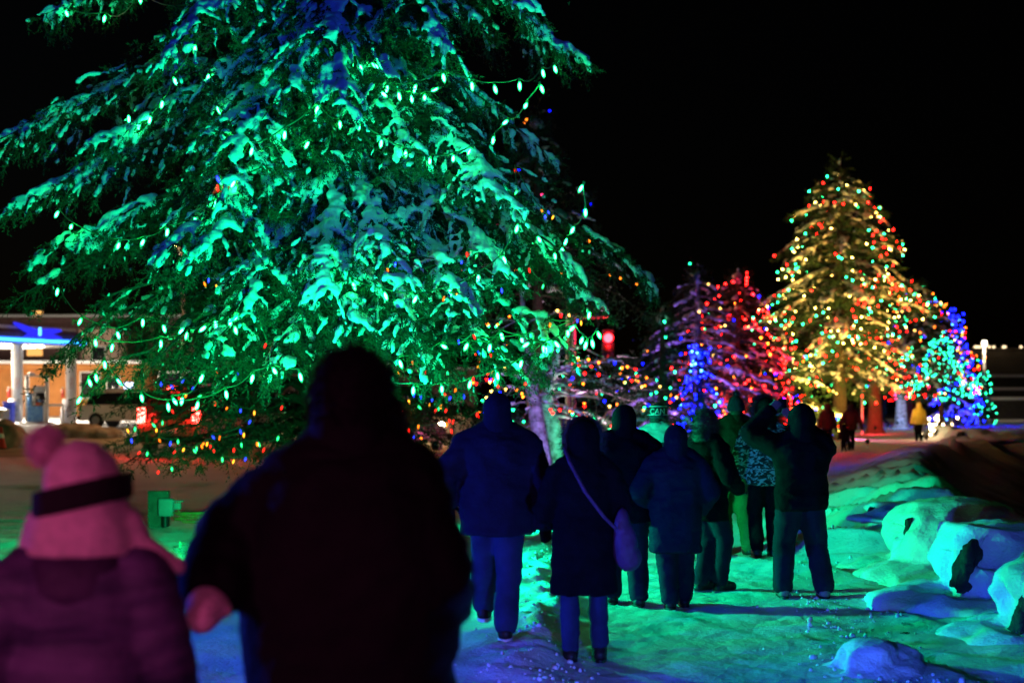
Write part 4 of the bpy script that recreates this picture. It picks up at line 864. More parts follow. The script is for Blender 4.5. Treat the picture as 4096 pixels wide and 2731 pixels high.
# traffic signal with the red lamp on
p = at(2432, 1352, 50); zb = gz(p[0] - 1.2, 50); t = empty('traffic_light', (p[0] - 1.2, 50, zb), label='traffic light showing red among the treetops', cat='traffic light'); z = p[2] - zb
obj('pole', MB().tube([(0, 0, -.1), (0, 0, z + .8)], .07, 8), GREY_METAL, t); obj('arm', MB().tube([(0, 0, z + .7), (1.2, 0, z + .75)], .05, 8), GREY_METAL, t)
obj('housing', bevel(MB().box((1.0, -.1, z - .95), (1.4, .15, z + .3)).mesh('hs'), .04), BLACK, t)
for k, (dz, c) in enumerate(((.1, emit('signal_red', (1, .004, .006), 110)), (-.27, mat('signal_off', (.05, .03, .01), .3)), (-.64, mat('signal_off2', (.01, .04, .02), .3)))):
    obj('lamp', MB().ell((1.2, -.12, z + dz - .1), (.16, .07, .16)), c, t); obj('visor', MB().tube([(1.2, -.1, z + dz - .1), (1.2, -.17, z + dz - .1)], [.18, .18], 12, cap=False), BLACK, t)
ld = bpy.data.lights.new('red_lamp', 'POINT'); ld.energy = 260; ld.color = (1, .015, .03); ld.shadow_soft_size = .15; lo = bpy.data.objects.new('red_lamp', ld); COL.objects.link(lo); lo.parent = t; lo.location = (1.2, -.45, z)
# cars
def car(x, Y, rz, paint, label, tail=False, head=False, L=4.6, W=1.8, H=1.55, taxi=False, tall_lamps=False):
    zb = gz(x, Y); t = empty('car', (x, Y, zb), rz, label=label, cat='car', group='cars on the street side')
    h2 = L / 2
    def prof(P, w, name, m, w2=None, parent=t, bv=.05):
        P = np.array(P, float); n = len(P); w2 = w2 if w2 is not None else w; ww = np.interp(P[:, 1], [P[:, 1].min(), P[:, 1].max()], [w, w2])
        A = np.stack([-ww, P[:, 0], P[:, 1]], 1); B = np.stack([ww, P[:, 0], P[:, 1]], 1)
        mb = MB().add(np.vstack([A, B]), [[i, (i + 1) % n, n + (i + 1) % n, n + i] for i in range(n)]); mb.add(A, [list(range(n))[::-1]]); mb.add(B, [list(range(n))])
        return obj(name, bevel(mb.mesh(name), bv), m, parent)
    body = prof([(-h2, .3), (-h2 - .02, .75), (-h2 + .1, 1.0), (-1.1, 1.02), (1.0, 1.0), (h2 - .7, .9), (h2, .72), (h2 + .02, .32)], W / 2, 'body', paint, W / 2 * .97)
    prof([(-h2 + .25, .98), (-h2 + .55, H - .08), (.45, H - .06), (1.15, .98)], W / 2 * .94, 'windows', GLASSD, W / 2 * .80)
    prof([(-h2 + .5, H - .1), (-h2 + .6, H), (.3, H + .01), (.5, H - .1)], W / 2 * .80, 'roof', paint, W / 2 * .76, bv=.03)
    prof([(-h2 + .55, H + .012), (-h2 + .65, H + .08), (.2, H + .09), (.3, H + .012)], W / 2 * .72, 'roof_snow', SNOW, W / 2 * .66, bv=.03)
    for sx in (-1, 1):
        for y in (-h2 + .8, h2 - .85):
            wh = obj('wheel', MB().tube([(sx * (W / 2 - .22), y, .33), (sx * (W / 2 + .01), y, .33)], .33, 18), BLACK, t); obj('rim', MB().tube([(sx * (W / 2 + .0), y, .33), (sx * (W / 2 + .02), y, .33)], [.2, .17], 12), GREY_METAL, wh)
        obj('pillar', MB().tube([(sx * W / 2 * .9, -.35, .98), (sx * W / 2 * .8, -.25, H - .04)], .04, 4), paint, t)
        obj('mirror', MB().ell((sx * (W / 2 + .1), .75, 1.02), (.1, .06, .07)), paint, t)
        obj('headlight', MB().ell((sx * (W / 2 - .3), h2 - .02, .68), (.2, .08, .09)), emit('headlamp', (1, .8, .55), 60) if head else WHITE_PAINT, t)
        z = 1.1 if tall_lamps else .8
        obj('taillight', bevel(MB().box((sx * (W / 2 - .16) - .1, -h2 - .06, z - (.22 if tall_lamps else .08)), (sx * (W / 2 - .16) + .1, -h2 + .04, z + (.22 if tall_lamps else .1))).mesh('tl'), .02), emit('brake', (1, .02, .015), 90) if tail else REDP, t)
    obj('bumper', bevel(MB().box((-W / 2, -h2 - .09, .34), (W / 2, -h2 + .1, .52)).mesh('bp'), .03), BLACK, t); obj('plate', MB().box((-.25, -h2 - .10, .6), (.25, -h2 - .04, .74)), WHITE_PAINT, t, smooth=False)
    if tail: obj('third_brake_light', MB().box((-.2, -h2 + .42, H - .1), (.2, -h2 + .46, H - .06)), emit('brake', (1, .02, .015), 90), t, smooth=False)
    if taxi: obj('roof_sign', bevel(MB().box((-.28, -.6, H + .095), (.28, -.35, H + .38)).mesh('rs'), .05), emit('taxi_sign', (.55, .7, 1), 3), t)
    return t
SILVER = mat('silver_car', (.5, .51, .53), .3, .04, 3, metal=.5, spec=.6); DARKCAR = mat('dark_car', (.03, .03, .035), .25, .1, 3, spec=.6); WHITECAR = mat('white_car', (.75, .75, .76), .3, .04, 3, spec=.5); BROWN = mat('tan_car', (.25, .18, .12), .3, .04, 3, spec=.5)
car(xx(555, 63), 63, math.radians(-100), WHITECAR, 'white taxi with a lit roof sign parked by the pumps', taxi=True, H=1.62, L=4.8)
car(xx(790, 43), 43, math.radians(-8), BROWN, 'tan van with bright tall red tail lamps seen through the pine', tail=True, W=1.95, H=1.95, tall_lamps=True)
car(xx(1600, 46), 46, math.radians(-14), DARKCAR, 'dark car with red brake lights beside the dark parka', tail=True, H=1.7, tall_lamps=True)
car(xx(1190, 49), 49, math.radians(80), SILVER, 'silver car on the road behind the pine', head=True)
car(xx(-190, 64), 64, math.radians(-80), SILVER, 'silver car standing at the first pump', H=1.5)
car(xx(1760, 60), 60, math.radians(170), WHITECAR, 'white car with its headlights on facing this way', head=True)
# ploughed snow piles at the road side
def pile(px, Y, w, h, m, label, seed):
    b = on(px, Y); s = MB(); r = np.random.default_rng(seed)
    for k in range(9): s.ell((r.normal(0, w * .35), r.normal(0, w * .2), h * .1), (w * r.uniform(.3, .6), w * r.uniform(.25, .4), h * r.uniform(.5, 1.0)))
    me = remesh(s, .07, 3, 'snow_pile'); displace(me, .16, 1.6, seed, o=4); o = obj('snow_pile', me, m, loc=b); tag(o, label, 'snow pile', 'ploughed snow piles'); return o
DIRTY = mat('dirty_snow', (.20, .14, .10), .95, .3, 2.5, .5, 9, col2=(.42, .36, .32))
pile(20, 46, 1.5, .85, DIRTY, 'brown ploughed snow pile near the petrol station', 1); pile(2330, 44, 1.7, 1.0, DIRTY, 'tan ploughed snow pile behind the old pines', 2); pile(300, 52, 1.6, .5, DIRTY, 'low dirty snow pile along the road verge', 3); pile(1250, 41, 2.4, .5, DIRTY, 'long low dirty snow pile under the dark pine', 4)
p = on(4, 44); t = empty('traffic_cone', p, label='red traffic cone on the verge by the brown snow pile', cat='cone')
obj('cone', MB().tube([(0, 0, .03), (0, 0, .7)], [.16, .03], 12), REDP, t); obj('base', MB().box((-.2, -.2, 0), (.2, .2, .029)), BLACK, t, smooth=False); obj('band', MB().tube([(0, 0, .34), (0, 0, .48)], [.108, .078], 12), WHITE_PAINT, t)
for k, (px, Y, h) in enumerate(((2047, 40, 1.3), (2250, 43, 1.3))):
    p = on(px, Y); o = obj('marker_stake', MB().tube([(0, 0, -.2), (0, 0, h)], .045, 6).ell((0, 0, h), (.045, .045, .03)), mat('stake_wood', (.4, .3, .15), .9), loc=p); tag(o, ('thin pale wooden stake in the snow left of the lilac lit pine trunk', 'thin pale wooden stake in the snow beside the green lit leaning trunk')[k], 'stake', 'snow stakes by the road')
p = on(3448, 72); o = obj('signpost', MB().tube([(0, 0, -.2), (0, 0, 3.2)], .06, 8).ell((0, 0, 3.2), (.06, .06, .03)), GREY_METAL, loc=p); tag(o, 'slim grey post standing beside the red lit trunk', 'post')
# junction box on its post, cable coil
p = on(650, 20.6); t = empty('junction_box', p, label='white electrical junction box on a short post with a wood block', cat='junction box')
obj('post', MB().tube([(.04, 0, -.1), (.04, 0, .16)], .055, 8), BLACK, t); obj('box', bevel(MB().box((-.05, -.07, .16), (.17, .09, .42)).mesh('bx'), .03), mat('box_grey', (.22, .23, .23), .5), t)
obj('wood_block', bevel(MB().box((-.24, .10, -.05), (.06, .22, .52)).mesh('wb'), .01), mat('old_wood', (.10, .08, .06), .9, .3, 8), t); obj('plug', bevel(MB().box((.171, -.03, .26), (.27, .05, .36)).mesh('pg'), .012).copy(), mat('box_grey', (.22, .23, .23)), t); obj('cover', bevel(MB().box((.172, -.05, .37), (.30, .06, .39)).mesh('cv'), .004), mat('box_grey', (.22, .23, .23)), t)
a = np.linspace(0, 6 * 2 * math.pi, 120); rr = .26 + .05 * np.sin(a * .7); P = np.stack([rr * np.cos(a) * 1.1 + .5 + .02 * np.sin(a * 3), rr * np.sin(a) * .9, .05 + .09 * np.abs(np.sin(a * .37)) + a * .003], 1); P = np.vstack([[(.2, 0, .30), (.25, .0, .2), (.32, -.1, .08)], P])
tag(obj('cable_coil', MB().tube(P, .009, 5), mat('orange_cable', (.5, .22, .05), .6), loc=p), 'loose coil of thin orange cable lying beside the junction box', 'cable')
# fallen spruce sprigs on the lawn
r = np.random.default_rng(77)
for k, (px, Y, s) in enumerate(((715, 14.6, .30), (745, 14.7, .26), (770, 14.65, .32), (800, 14.5, .28), (690, 17.6, .12), (730, 17.2, .12), (650, 16.6, .12), (760, 14.0, .12), (2195, 13.2, .10), (2150, 14.1, .12), (3640, 10.6, .1))):
    tv, tf = TW['fine'][k % 3]; mb = MB().add(tv * s @ np.array(Euler((r.normal(0, .3), r.normal(0, .4), r.uniform(0, 6))).to_matrix() if k < 4 else Euler((math.pi / 2, 0, r.uniform(0, 6))).to_matrix()).T, tf)
    tag(obj('spruce_sprig', mb, NEEDLE, loc=on(px, Y) + [0, 0, .01], smooth=False), 'upright dark spruce sprig poking out of the green snow' if k < 4 else ('small fallen sprig beside the cable coil on the lawn' if k < 7 else 'small fallen sprig just behind the upright sprigs' if k == 7 else 'small fallen sprig in the crumbled snow behind the long coat' if k < 10 else 'small fallen sprig on the snow below the scooped boulder'), 'sprig', 'upright sprigs' if k < 4 else 'fallen sprigs')
# small bush hung with warm lights at the path end
for k, (px, Y) in enumerate(((3705, 63.5), (3785, 66.0))):
    b = on(px, Y); r = np.random.default_rng(200 + k); mb = MB(); pts = []
    for q in range(26):
        a = r.uniform(0, 6.28); l = r.uniform(.5, 1.25); e = np.array([math.cos(a) * l * .45, math.sin(a) * l * .45, l * .9]); m_ = e * .5 + r.normal(0, .06, 3); mb.tube([(0, 0, 0), m_, e], [.016, .01, .004], 4, cap=False); pts += [e, m_, e * .8 + r.normal(0, .05, 3)]
    t = empty('bush', b, label=('bare bush hung with warm white bulbs beside the yellow jacket', 'bare bush hung with warm white bulbs behind the rounded boulder')[k], cat='bush', group='bare bushes hung with warm bulbs'); obj('branches', mb, BARK, t, kind='stuff')
    tree_lights(np.array(pts) + b, 16, {'white': (1, 1)}, ('warm white bulbs on the bush beside the yellow jacket', 'warm white bulbs on the bush behind the rounded boulder')[k], 210 + k, .055, 40, .7)
# ------------------------------------------------------------------ people
SKIN = mat('skin', (.45, .27, .2), .6, .1, 12); HAIRB = mat('dark_hair', (.02, .014, .01), .7, .3, 30)
def ik(a, c, l1, l2, hint):
    a, c = np.asarray(a, float), np.asarray(c, float); d = c - a; L = np.linalg.norm(d); L = min(L, (l1 + l2) * .999); u = d / (np.linalg.norm(d) + 1e-9); c = a + u * L
    x = (l1 * l1 - l2 * l2 + L * L) / (2 * L); h = math.sqrt(max(l1 * l1 - x * x, 0)); k = np.asarray(hint, float); k = k - u * k.dot(u); k /= np.linalg.norm(k) + 1e-9
    return a + u * x + k * h, c
def hand_mb(mb, wrist, d, s, side, curl=.5, r=.0095):
    """palm and five fingers reaching from the wrist along d"""
    d = np.asarray(d, float) / np.linalg.norm(d); ref = np.array([side, 0, 0.]) if abs(d[0]) < .8 else np.array([0, 0, 1.])
    a = np.cross(d, ref); a /= np.linalg.norm(a); w = np.cross(a, d)     # w: across the palm, a: palm normal
    w0 = np.asarray(wrist, float)
    mb.chain([w0, w0 + d * .04 * s], [.027 * s, .032 * s], 8)
    for q in (-.028, -.009, .010, .028): mb.cap(w0 + d * .03 * s + w * q * s * .7, w0 + d * .085 * s + w * q * s, .016 * s, .0135 * s, 8)
    for q, L in ((-.029, .062), (-.010, .078), (.010, .082), (.029, .074)):
        p = w0 + d * .085 * s + w * q * s; e = d
        for k, f in enumerate((.45, .32, .23)):
            e = e + a * curl * .55; e = e / np.linalg.norm(e); n = p + e * L * f * s; mb.cap(p, n, (r * (1.05 - .1 * k)) * s, (r * (1.0 - .1 * k)) * s, 7); p = n
    t0 = w0 + d * .03 * s + w * .030 * s; t1 = t0 + (d * .55 + w * .75 + a * .25) * .042 * s; t2 = t1 + (d * .85 + w * .25 + a * .3) * .034 * s
    mb.cap(t0, t1, .0135 * s, .0115 * s, 7); mb.cap(t1, t2, .0115 * s, .0095 * s, 7)
    return mb
def person(px, Y, H, label, jacket, pants, boots, heading=0, feet=((-.11, .05, 0), (.11, -.05, 0)), hands=((-.33, .05, .82), (.33, .05, .82)), hem=.72, bulk=0., sh=.20, flare=0., head='hood', headmat=None, glove=None, pantw=1.0, boot_h=.16,
           lean=0.0, vox=.019, headturn=0.0, group='people walking along the snowy path', seed=1, mitten=False, quilt=0., wrinkle=.02, fur=None, extra=None, arm_r=1.0, sock=None, hood_s=1.0, belly=0., elbow=((-.6, -.8, -.1), (.6, -.8, -.1)), depthz=None, sole=None):
    s = H / 1.75; base = on(px, Y); root = empty('person', base, heading, label=label, cat='person', group=group)
    V = lambda p: np.asarray(p, float) * s
    sh_z, hip_z = 1.385, .92
    def lx(z): return lean * max(z - .9, 0)       # forward lean
    J = {}
    for i, sd in enumerate((-1, 1)):
        hip = np.array([sd * .095, 0, hip_z]); ank = np.array([feet[i][0], feet[i][1], .09 + feet[i][2]]); kn, ank = ik(hip, ank, .44, .43, (sd * .05, 1, 0)); J['hip', i], J['kn', i], J['ank', i] = hip, kn, ank
        so = np.array([sd * (sh - .015), lx(sh_z), sh_z]); hd = np.array(hands[i], float); el, hd = ik(so, hd, .30, .27, elbow[i]); J['so', i], J['el', i], J['hd', i] = so, el, hd
    hc = np.array([0, lx(1.62) + .015, 1.625])
    ct, st = math.cos(headturn), math.sin(headturn); RH = np.array([[ct, -st, 0], [st, ct, 0], [0, 0, 1]])
    hp = lambda p: hc + RH @ np.asarray(p, float)
    # body: one continuous surface, face included
    b = MB(); b.loft([(0, 0, .86, .13, .10), (0, 0, .95, .155, .11), (0, lx(1.1), 1.1, .135, .10), (0, lx(1.3), 1.3, .165, .11), (0, lx(1.42), 1.42, .15, .095), (0, lx(1.48), 1.48, .06, .06)], 16); b.cap((0, lx(1.44), 1.44), hc - [0, .01, .08], .06, .056)
    b.ell(hp((0, 0, 0)), (.076, .096, .115)); b.ell(hp((0, .035, -.065)), (.052, .055, .05)); b.cap(hp((0, .098, .0)), hp((0, .112, -.022)), .011, .015); b.ell(hp((0, .085, .03)), (.055, .022, .014)); b.ell(hp((0, .092, -.052)), (.024, .010, .008))
    for sd in (-1, 1): b.ell(hp((sd * .078, -.005, -.01)), (.012, .022, .033))
    for i in (0, 1):
        b.chain([V(J['so', i]) / s, V(J['el', i]) / s, V(J['hd', i]) / s], [.055, .042, .03]); b.chain([J['hip', i], J['kn', i], J['ank', i]], [.08, .055, .038]); b.cap(J['ank', i] + [0, -.03, -.04], J['ank', i] + [0, .13, -.055], .036, .028)
    bm_ = remesh(b, max(vox * 1.2, .022), 2, 'body'); bm_.transform(Matrix.Scale(s, 4)); bo = obj('body', bm_, SKIN, root)
    for sd in (-1, 1): obj('eye', MB().ell(V(hp((sd * .032, .088, .012))), np.array((.012, .008, .008)) * s, sub=1), BLACK, root)
    # trousers
    t = MB(); t.ell((0, 0, .93), (.165 + belly * .3, .125 + belly * .3, .13))
    for i in (0, 1): t.chain([J['hip', i], J['kn', i], J['ank', i] + [0, 0, .02]], [.106 * pantw, .086 * pantw, .076 * pantw], 14)
    tm = remesh(t, vox * 1.15, 2, 'trousers'); displace(tm, wrinkle, 9, seed, (1, 1, 1.6), 3); tm.transform(Matrix.Scale(s, 4)); obj('trousers', tm, pants, root)
    # boots
    for i in (0, 1):
        a = J['ank', i]; k = unit(J['kn', i] - a); q = MB(); lift = feet[i][2] > .06
        fd = np.array([0, .80, -.6]) if lift else np.array([0, 1., 0]); up = np.array([0, .6, .8]) if lift else np.array([0, 0, 1.]); he = a - up * .045 - fd * .03
        q.cap(a - up * .02, a + k * boot_h, .062, .062 * max(1, pantw * .9) if boot_h > .2 else .056, 12); q.chain([he, he + fd * .10 + up * .012, he + fd * .19], [.056, .058, .052], 12)
        mm = remesh(q, max(.017, vox * .9), 2, 'boot'); mm.transform(Matrix.Scale(s, 4)); bt = obj('boot', mm, boots, root)
        so_ = MB(); n = 14; th = np.arange(n) * 2 * math.pi / n; prof = [(he + fd * (.08 + .162 * math.cos(x_)) + np.array([math.sin(x_) * .056, 0, 0])) for x_ in th]; lo = np.array(prof) - up * .050; hi = np.array(prof) - up * .026
        so_.add(np.vstack([lo, hi]) * s, [[j, (j + 1) % n, n + (j + 1) % n, n + j] for j in range(n)]); so_.add(lo * s, [list(range(n))[::-1]]); so_.add(hi * s, [list(range(n))]); obj('sole', so_, sole or BLACK, bt, smooth=False)
        if sock: obj('sock_cuff', MB().tube(np.array([a + k * (boot_h - .0), a + k * (boot_h + .015), a + k * (boot_h + .075)]) * s, np.array([.066, .072, .070]) * s, 14), sock, root)
    # jacket
    j = MB(); zs = np.linspace(hem, 1.47, 16); rings = []
    for z in zs:
        k = (z - hem) / (1.47 - hem); rx = np.interp(z, [hem, .95, 1.15, 1.36, 1.43, 1.47], [.185 + flare, .185 + flare * .5, .178, .185 + (sh - .2), .12 + (sh - .2) * .6, .07]) + bulk; ry = np.interp(z, [hem, .95, 1.15, 1.36, 1.43, 1.47], [.14 + flare, .14 + flare * .5, .132, .14, .11, .07]) + bulk * .8
        e = belly * math.exp(-((z - 1.05) / .22) ** 2); q = quilt * abs(math.sin(z * math.pi / .085)); rings.append((0, lx(z), z, rx + e + q, ry + e + q))
    j.loft(rings, 24, p=2.3); j.cap((0, lx(1.44), 1.44), (0, lx(1.5) + .005, 1.505), .095, .082)
    for sd in (-1, 1): j.chain([(0, lx(1.5), 1.50), (sd * (sh * .55), lx(1.44), 1.452), (sd * (sh - .02), lx(1.39), 1.392)], np.array([.07, .068, .078]) + bulk * .45, 14)
    AR = np.array([.088, .076, .058]) * arm_r + bulk * .35
    for i in (0, 1):
        if quilt:
            for (A, B, ra, rb) in ((J['so', i], J['el', i], AR[0], AR[1]), (J['el', i], J['hd', i], AR[1], AR[2])):
                tt2 = np.linspace(0, 1, 22); j.tube(A + (B - A) * tt2[:, None], ra + (rb - ra) * tt2 + quilt * np.abs(np.sin(tt2 * math.pi * 3.4)), 14); j.ell(B, [rb] * 3)
            j.ell(J['so', i], [AR[0]] * 3)
        else: j.chain([J['so', i], J['el', i], J['hd', i]], AR, 14)
    jm = remesh(j, vox, 3 if quilt else 4, 'jacket'); displace(jm, wrinkle, 5.5, seed + 9, (1, 1, 2.0), 4, True); jm.transform(Matrix.Scale(s, 4)); jo = obj('jacket', jm, jacket, root)
    # gloves
    for i, sd in enumerate((-1, 1)):
        g = MB(); d = unit(J['hd', i] - J['el', i]); w = J['hd', i] + d * (.035 if mitten else -.01)
        if mitten: g.chain([w, w + d * .05, w + d * .12], [.046, .062, .048], 12); g.cap(w + d * .03 + [sd * -.035, 0, 0], w + d * .09 + [sd * -.06, .02, 0], .024, .021)
        else: hand_mb(g, w, d, 1.12, -sd, .5 if hands[i][2] < 1.2 else .35, .0105)
        gm_ = remesh(g, .009 if vox < .021 and not mitten else .014, 1, 'glove'); gm_.transform(Matrix.Scale(s, 4)); obj('mitten' if mitten else 'glove', gm_, glove or BLACK, root)
    # head wear
    hm = headmat or jacket
    if head == 'hood':
        h = MB(); k = hood_s; h.ell(hp((0, -.012, .008)), np.array((.118, .140, .150)) * k); h.loft([(hc[0], hc[1] - .03, 1.40, .155 * k, .125 * k), (hc[0], hc[1] - .02, 1.47, .135 * k, .125 * k), (hc[0], hc[1] - .015, 1.56, .117 * k, .13 * k), (hc[0], hc[1] - .01, 1.63, .10 * k, .12 * k)], 18)
        m = remesh(h, vox, 4, 'hood'); displace(m, .016, 6, seed + 4, (1, 1, .7), 3); m.transform(Matrix.Scale(s, 4)); ho = obj('hood', m, hm, root)
        if fur is not None:
            f = MB(); ring = []
            for a in np.linspace(-2.4, 2.4, 15): ring.append(hp((math.sin(a) * .125 * k, .085, math.cos(a) * .155 * k + .0)))
            rm = MB().chain(ring, [.03 * k] * 15, 8); rme = remesh(rm, .014, 1, 'x'); fuzz(f, rme, 2600, .05, .0022, seed, .1); f.chain(ring, [.024 * k] * 15, 7)
            fm = f.mesh('fur_trim'); fm.transform(Matrix.Scale(s, 4)); obj('fur_trim', fm, fur, ho)
    elif head in ('toque', 'beanie'):
        h = MB(); h.ell(hp((0, -.008, .028)), (.092, .112, .112)); h.loft([(hc[0], hc[1] - .008, hc[2] - .035, .094, .112), (hc[0], hc[1] - .008, hc[2] + .0, .098, .116), (hc[0], hc[1] - .008, hc[2] + .03, .094, .112)], 18)
        m = remesh(h, .011, 2, 'hat'); displace(m, .004, 20, seed, (1, 1, .3), 2); m.transform(Matrix.Scale(s, 4)); ho = obj('knit_hat', m, hm, root)
        if head == 'toque':
            f = MB(); pm = remesh(MB().ell(hp((0, -.02, .155)), (.035, .035, .033)), .012, 0, 'x'); fuzz(f, pm, 700, .022, .002, seed, 0); f.ell(hp((0, -.02, .155)), (.034, .034, .032)); fm = f.mesh('pompom'); fm.transform(Matrix.Scale(s, 4)); obj('pompom', fm, hm, ho)
        hr = MB().ell(hp((0, -.03, -.05)), (.078, .075, .06)); hm_ = remesh(hr, .012, 1, 'hair'); hm_.transform(Matrix.Scale(s, 4)); obj('hair', hm_, HAIRB, root)
        # scarf-high collar hides the nape
        c = remesh(MB().loft([(hc[0], hc[1] - .015, 1.44, .11, .105), (hc[0], hc[1] - .015, 1.52, .09, .095), (hc[0], hc[1] - .01, 1.55, .085, .09)], 18), .014, 2, 'collar'); c.transform(Matrix.Scale(s, 4)); obj('collar', c, jacket, root)
    elif head == 'curly':
        h = MB(); r = np.random.default_rng(seed); h.ell(hp((0, -.02, .0)), (.12, .13, .14)); h.ell(hp((0, -.05, -.13)), (.13, .10, .14))
        for q in range(150):
            d = unit(r.normal(size=3)); d[1] = -abs(d[1]) * .8 + .15; h.ell(hp(d * np.array([.125, .135, .145]) + [0, -.02, -.03 - .10 * r.uniform(0, 1)]), [r.uniform(.012, .026)] * 3, sub=1)
        m = remesh(h, .015, 1, 'hair'); f = MB(); fuzz(f, m, 5000, .05, .0016, seed, .2); co, no = verts_of(m)
        m.transform(Matrix.Scale(s, 4)); ho = obj('hair', m, hm, root); fm = f.mesh('flyaway_hair'); fm.transform(Matrix.Scale(s, 4)); obj('flyaway_hair', fm, hm, ho)
    if extra: extra(root, s, hp, J, jo)
    return root
NAVY = mat('navy_fabric', (.013, .015, .03), .9, .25, 5, .25, 60, spec=.06); INKY = mat('black_wool', (.0055, .0055, .007), .95, .3, 9, .3, 80, spec=.05); PARKA = mat('dark_parka', (.006, .005, .007), .8, .3, 6, .2, 30, spec=.12)
JEANS = mat('denim', (.026, .036, .085), .85, .25, 6, .2, 90, spec=.1); DJEANS = mat('dark_denim', (.013, .016, .03), .85, .25, 6, .2, 90, spec=.1); LEATHER = mat('dark_boot_leather', (.02, .016, .014), .5, .3, 9, .2, 40)
RUST = mat('rust_jacket', (.05, .014, .009), .85, .25, 5, .2, 50, spec=.1); OLIVE = mat('olive_snow_pants', (.09, .10, .035), .8, .2, 4, .3, 30, spec=.1); PALEJ = mat('pale_jacket', (.26, .28, .28), .8, .1, 4, .2, 40, spec=.15); GREYKNIT = mat('grey_knit', (.30, .29, .30), .95, .15, 40, .5, 120)
PINKKNIT = mat('pink_knit', (.86, .52, .60), .95, .15, 30, .6, 110, sheen=.3); PURPLE = mat('purple_quilted', (.014, .010, .045), .6, .55, 1.8, .15, 40, col2=(.15, .085, .20), stretch=(2, 2, 9)); YELLOWJ = mat('yellow_jacket', (.45, .34, .08), .8, .15, 5); SOCKW = mat('white_sock', (.6, .6, .58), .95, .08, 30, .4, 90); FURM = mat('grey_fur', (.07, .06, .05), .9, .4, 30); CURL = mat('brown_curls', (.06, .035, .022), .7, .4, 30)
def camo_mat():
    m = mat('camouflage_cloth', (.04, .05, .03), .85, .3, 6); nt = m.node_tree; N, L = nt.nodes, nt.links; p = N['Principled BSDF']
    tc = N.new('ShaderNodeTexCoord'); nz = N.new('ShaderNodeTexNoise'); nz.inputs['Scale'].default_value = 13; nz.inputs['Detail'].default_value = 2.5; nz.inputs['Distortion'].default_value = 1.2
    rp = N.new('ShaderNodeValToRGB'); rp.color_ramp.interpolation = 'CONSTANT'; e = rp.color_ramp.elements; e[0].color = (.012, .014, .01, 1); e[1].position = .46; e[1].color = (.06, .075, .04, 1); q = e.new(.54); q.color = (.50, .52, .44, 1); q = e.new(.64); q.color = (.03, .035, .02, 1)
    mp = N.new('ShaderNodeMapping'); mp.inputs['Scale'].default_value = (1, 1, 1.7); L.new(tc.outputs['Object'], mp.inputs[0]); L.new(mp.outputs[0], nz.inputs['Vector']); L.new(nz.outputs['Fac'], rp.inputs['Fac']); L.new(rp.outputs[0], p.inputs['Base Color']); return m
CAMO = camo_mat()

# the big dark parka in front
def fleece(root, s, hp, J, jo):   # shaggy pile on the hood and a thick scarf roll at the neck
    f = MB(); h = remesh(MB().ell(hp((0, -.012, .01)), np.array((.118, .140, .150)) * 1.17).ell(hp((.07, -.02, -.07)), (.10, .11, .12)), .02, 2, 'x'); fuzz(f, h, 5200, .035, .0022, 5, .35); m = f.mesh('hood_pile'); m.transform(Matrix.Scale(s, 4)); obj('hood_pile', m, PARKA, root, kind='stuff')
    r_ = remesh(MB().ell(hp((.085, -.01, -.05)), (.085, .10, .11)).ell(hp((-.05, -.05, -.16)), (.16, .12, .06)).ell(hp((.06, -.05, -.17)), (.15, .12, .06)), .022, 2, 'hood_fold'); displace(r_, .02, 8, 3); r_.transform(Matrix.Scale(s, 4)); obj('hood_fold', r_, PARKA, root)
person(1405, 4.6, 1.83, 'large person seen from behind in a black hooded parka with a pink mitten', PARKA, PARKA, LEATHER, hands=((-.39, -.18, 1.08), (.27, .18, .98)), hem=.34, bulk=.11, sh=.17, flare=.03, belly=.03, head='hood', hood_s=1.16, arm_r=1.08, vox=.022, seed=3, glove=PINKKNIT, mitten=True, wrinkle=.022, headturn=.35, extra=fleece, elbow=((-.5, .9, 0), (.15, -1, 0)), pantw=1.2)
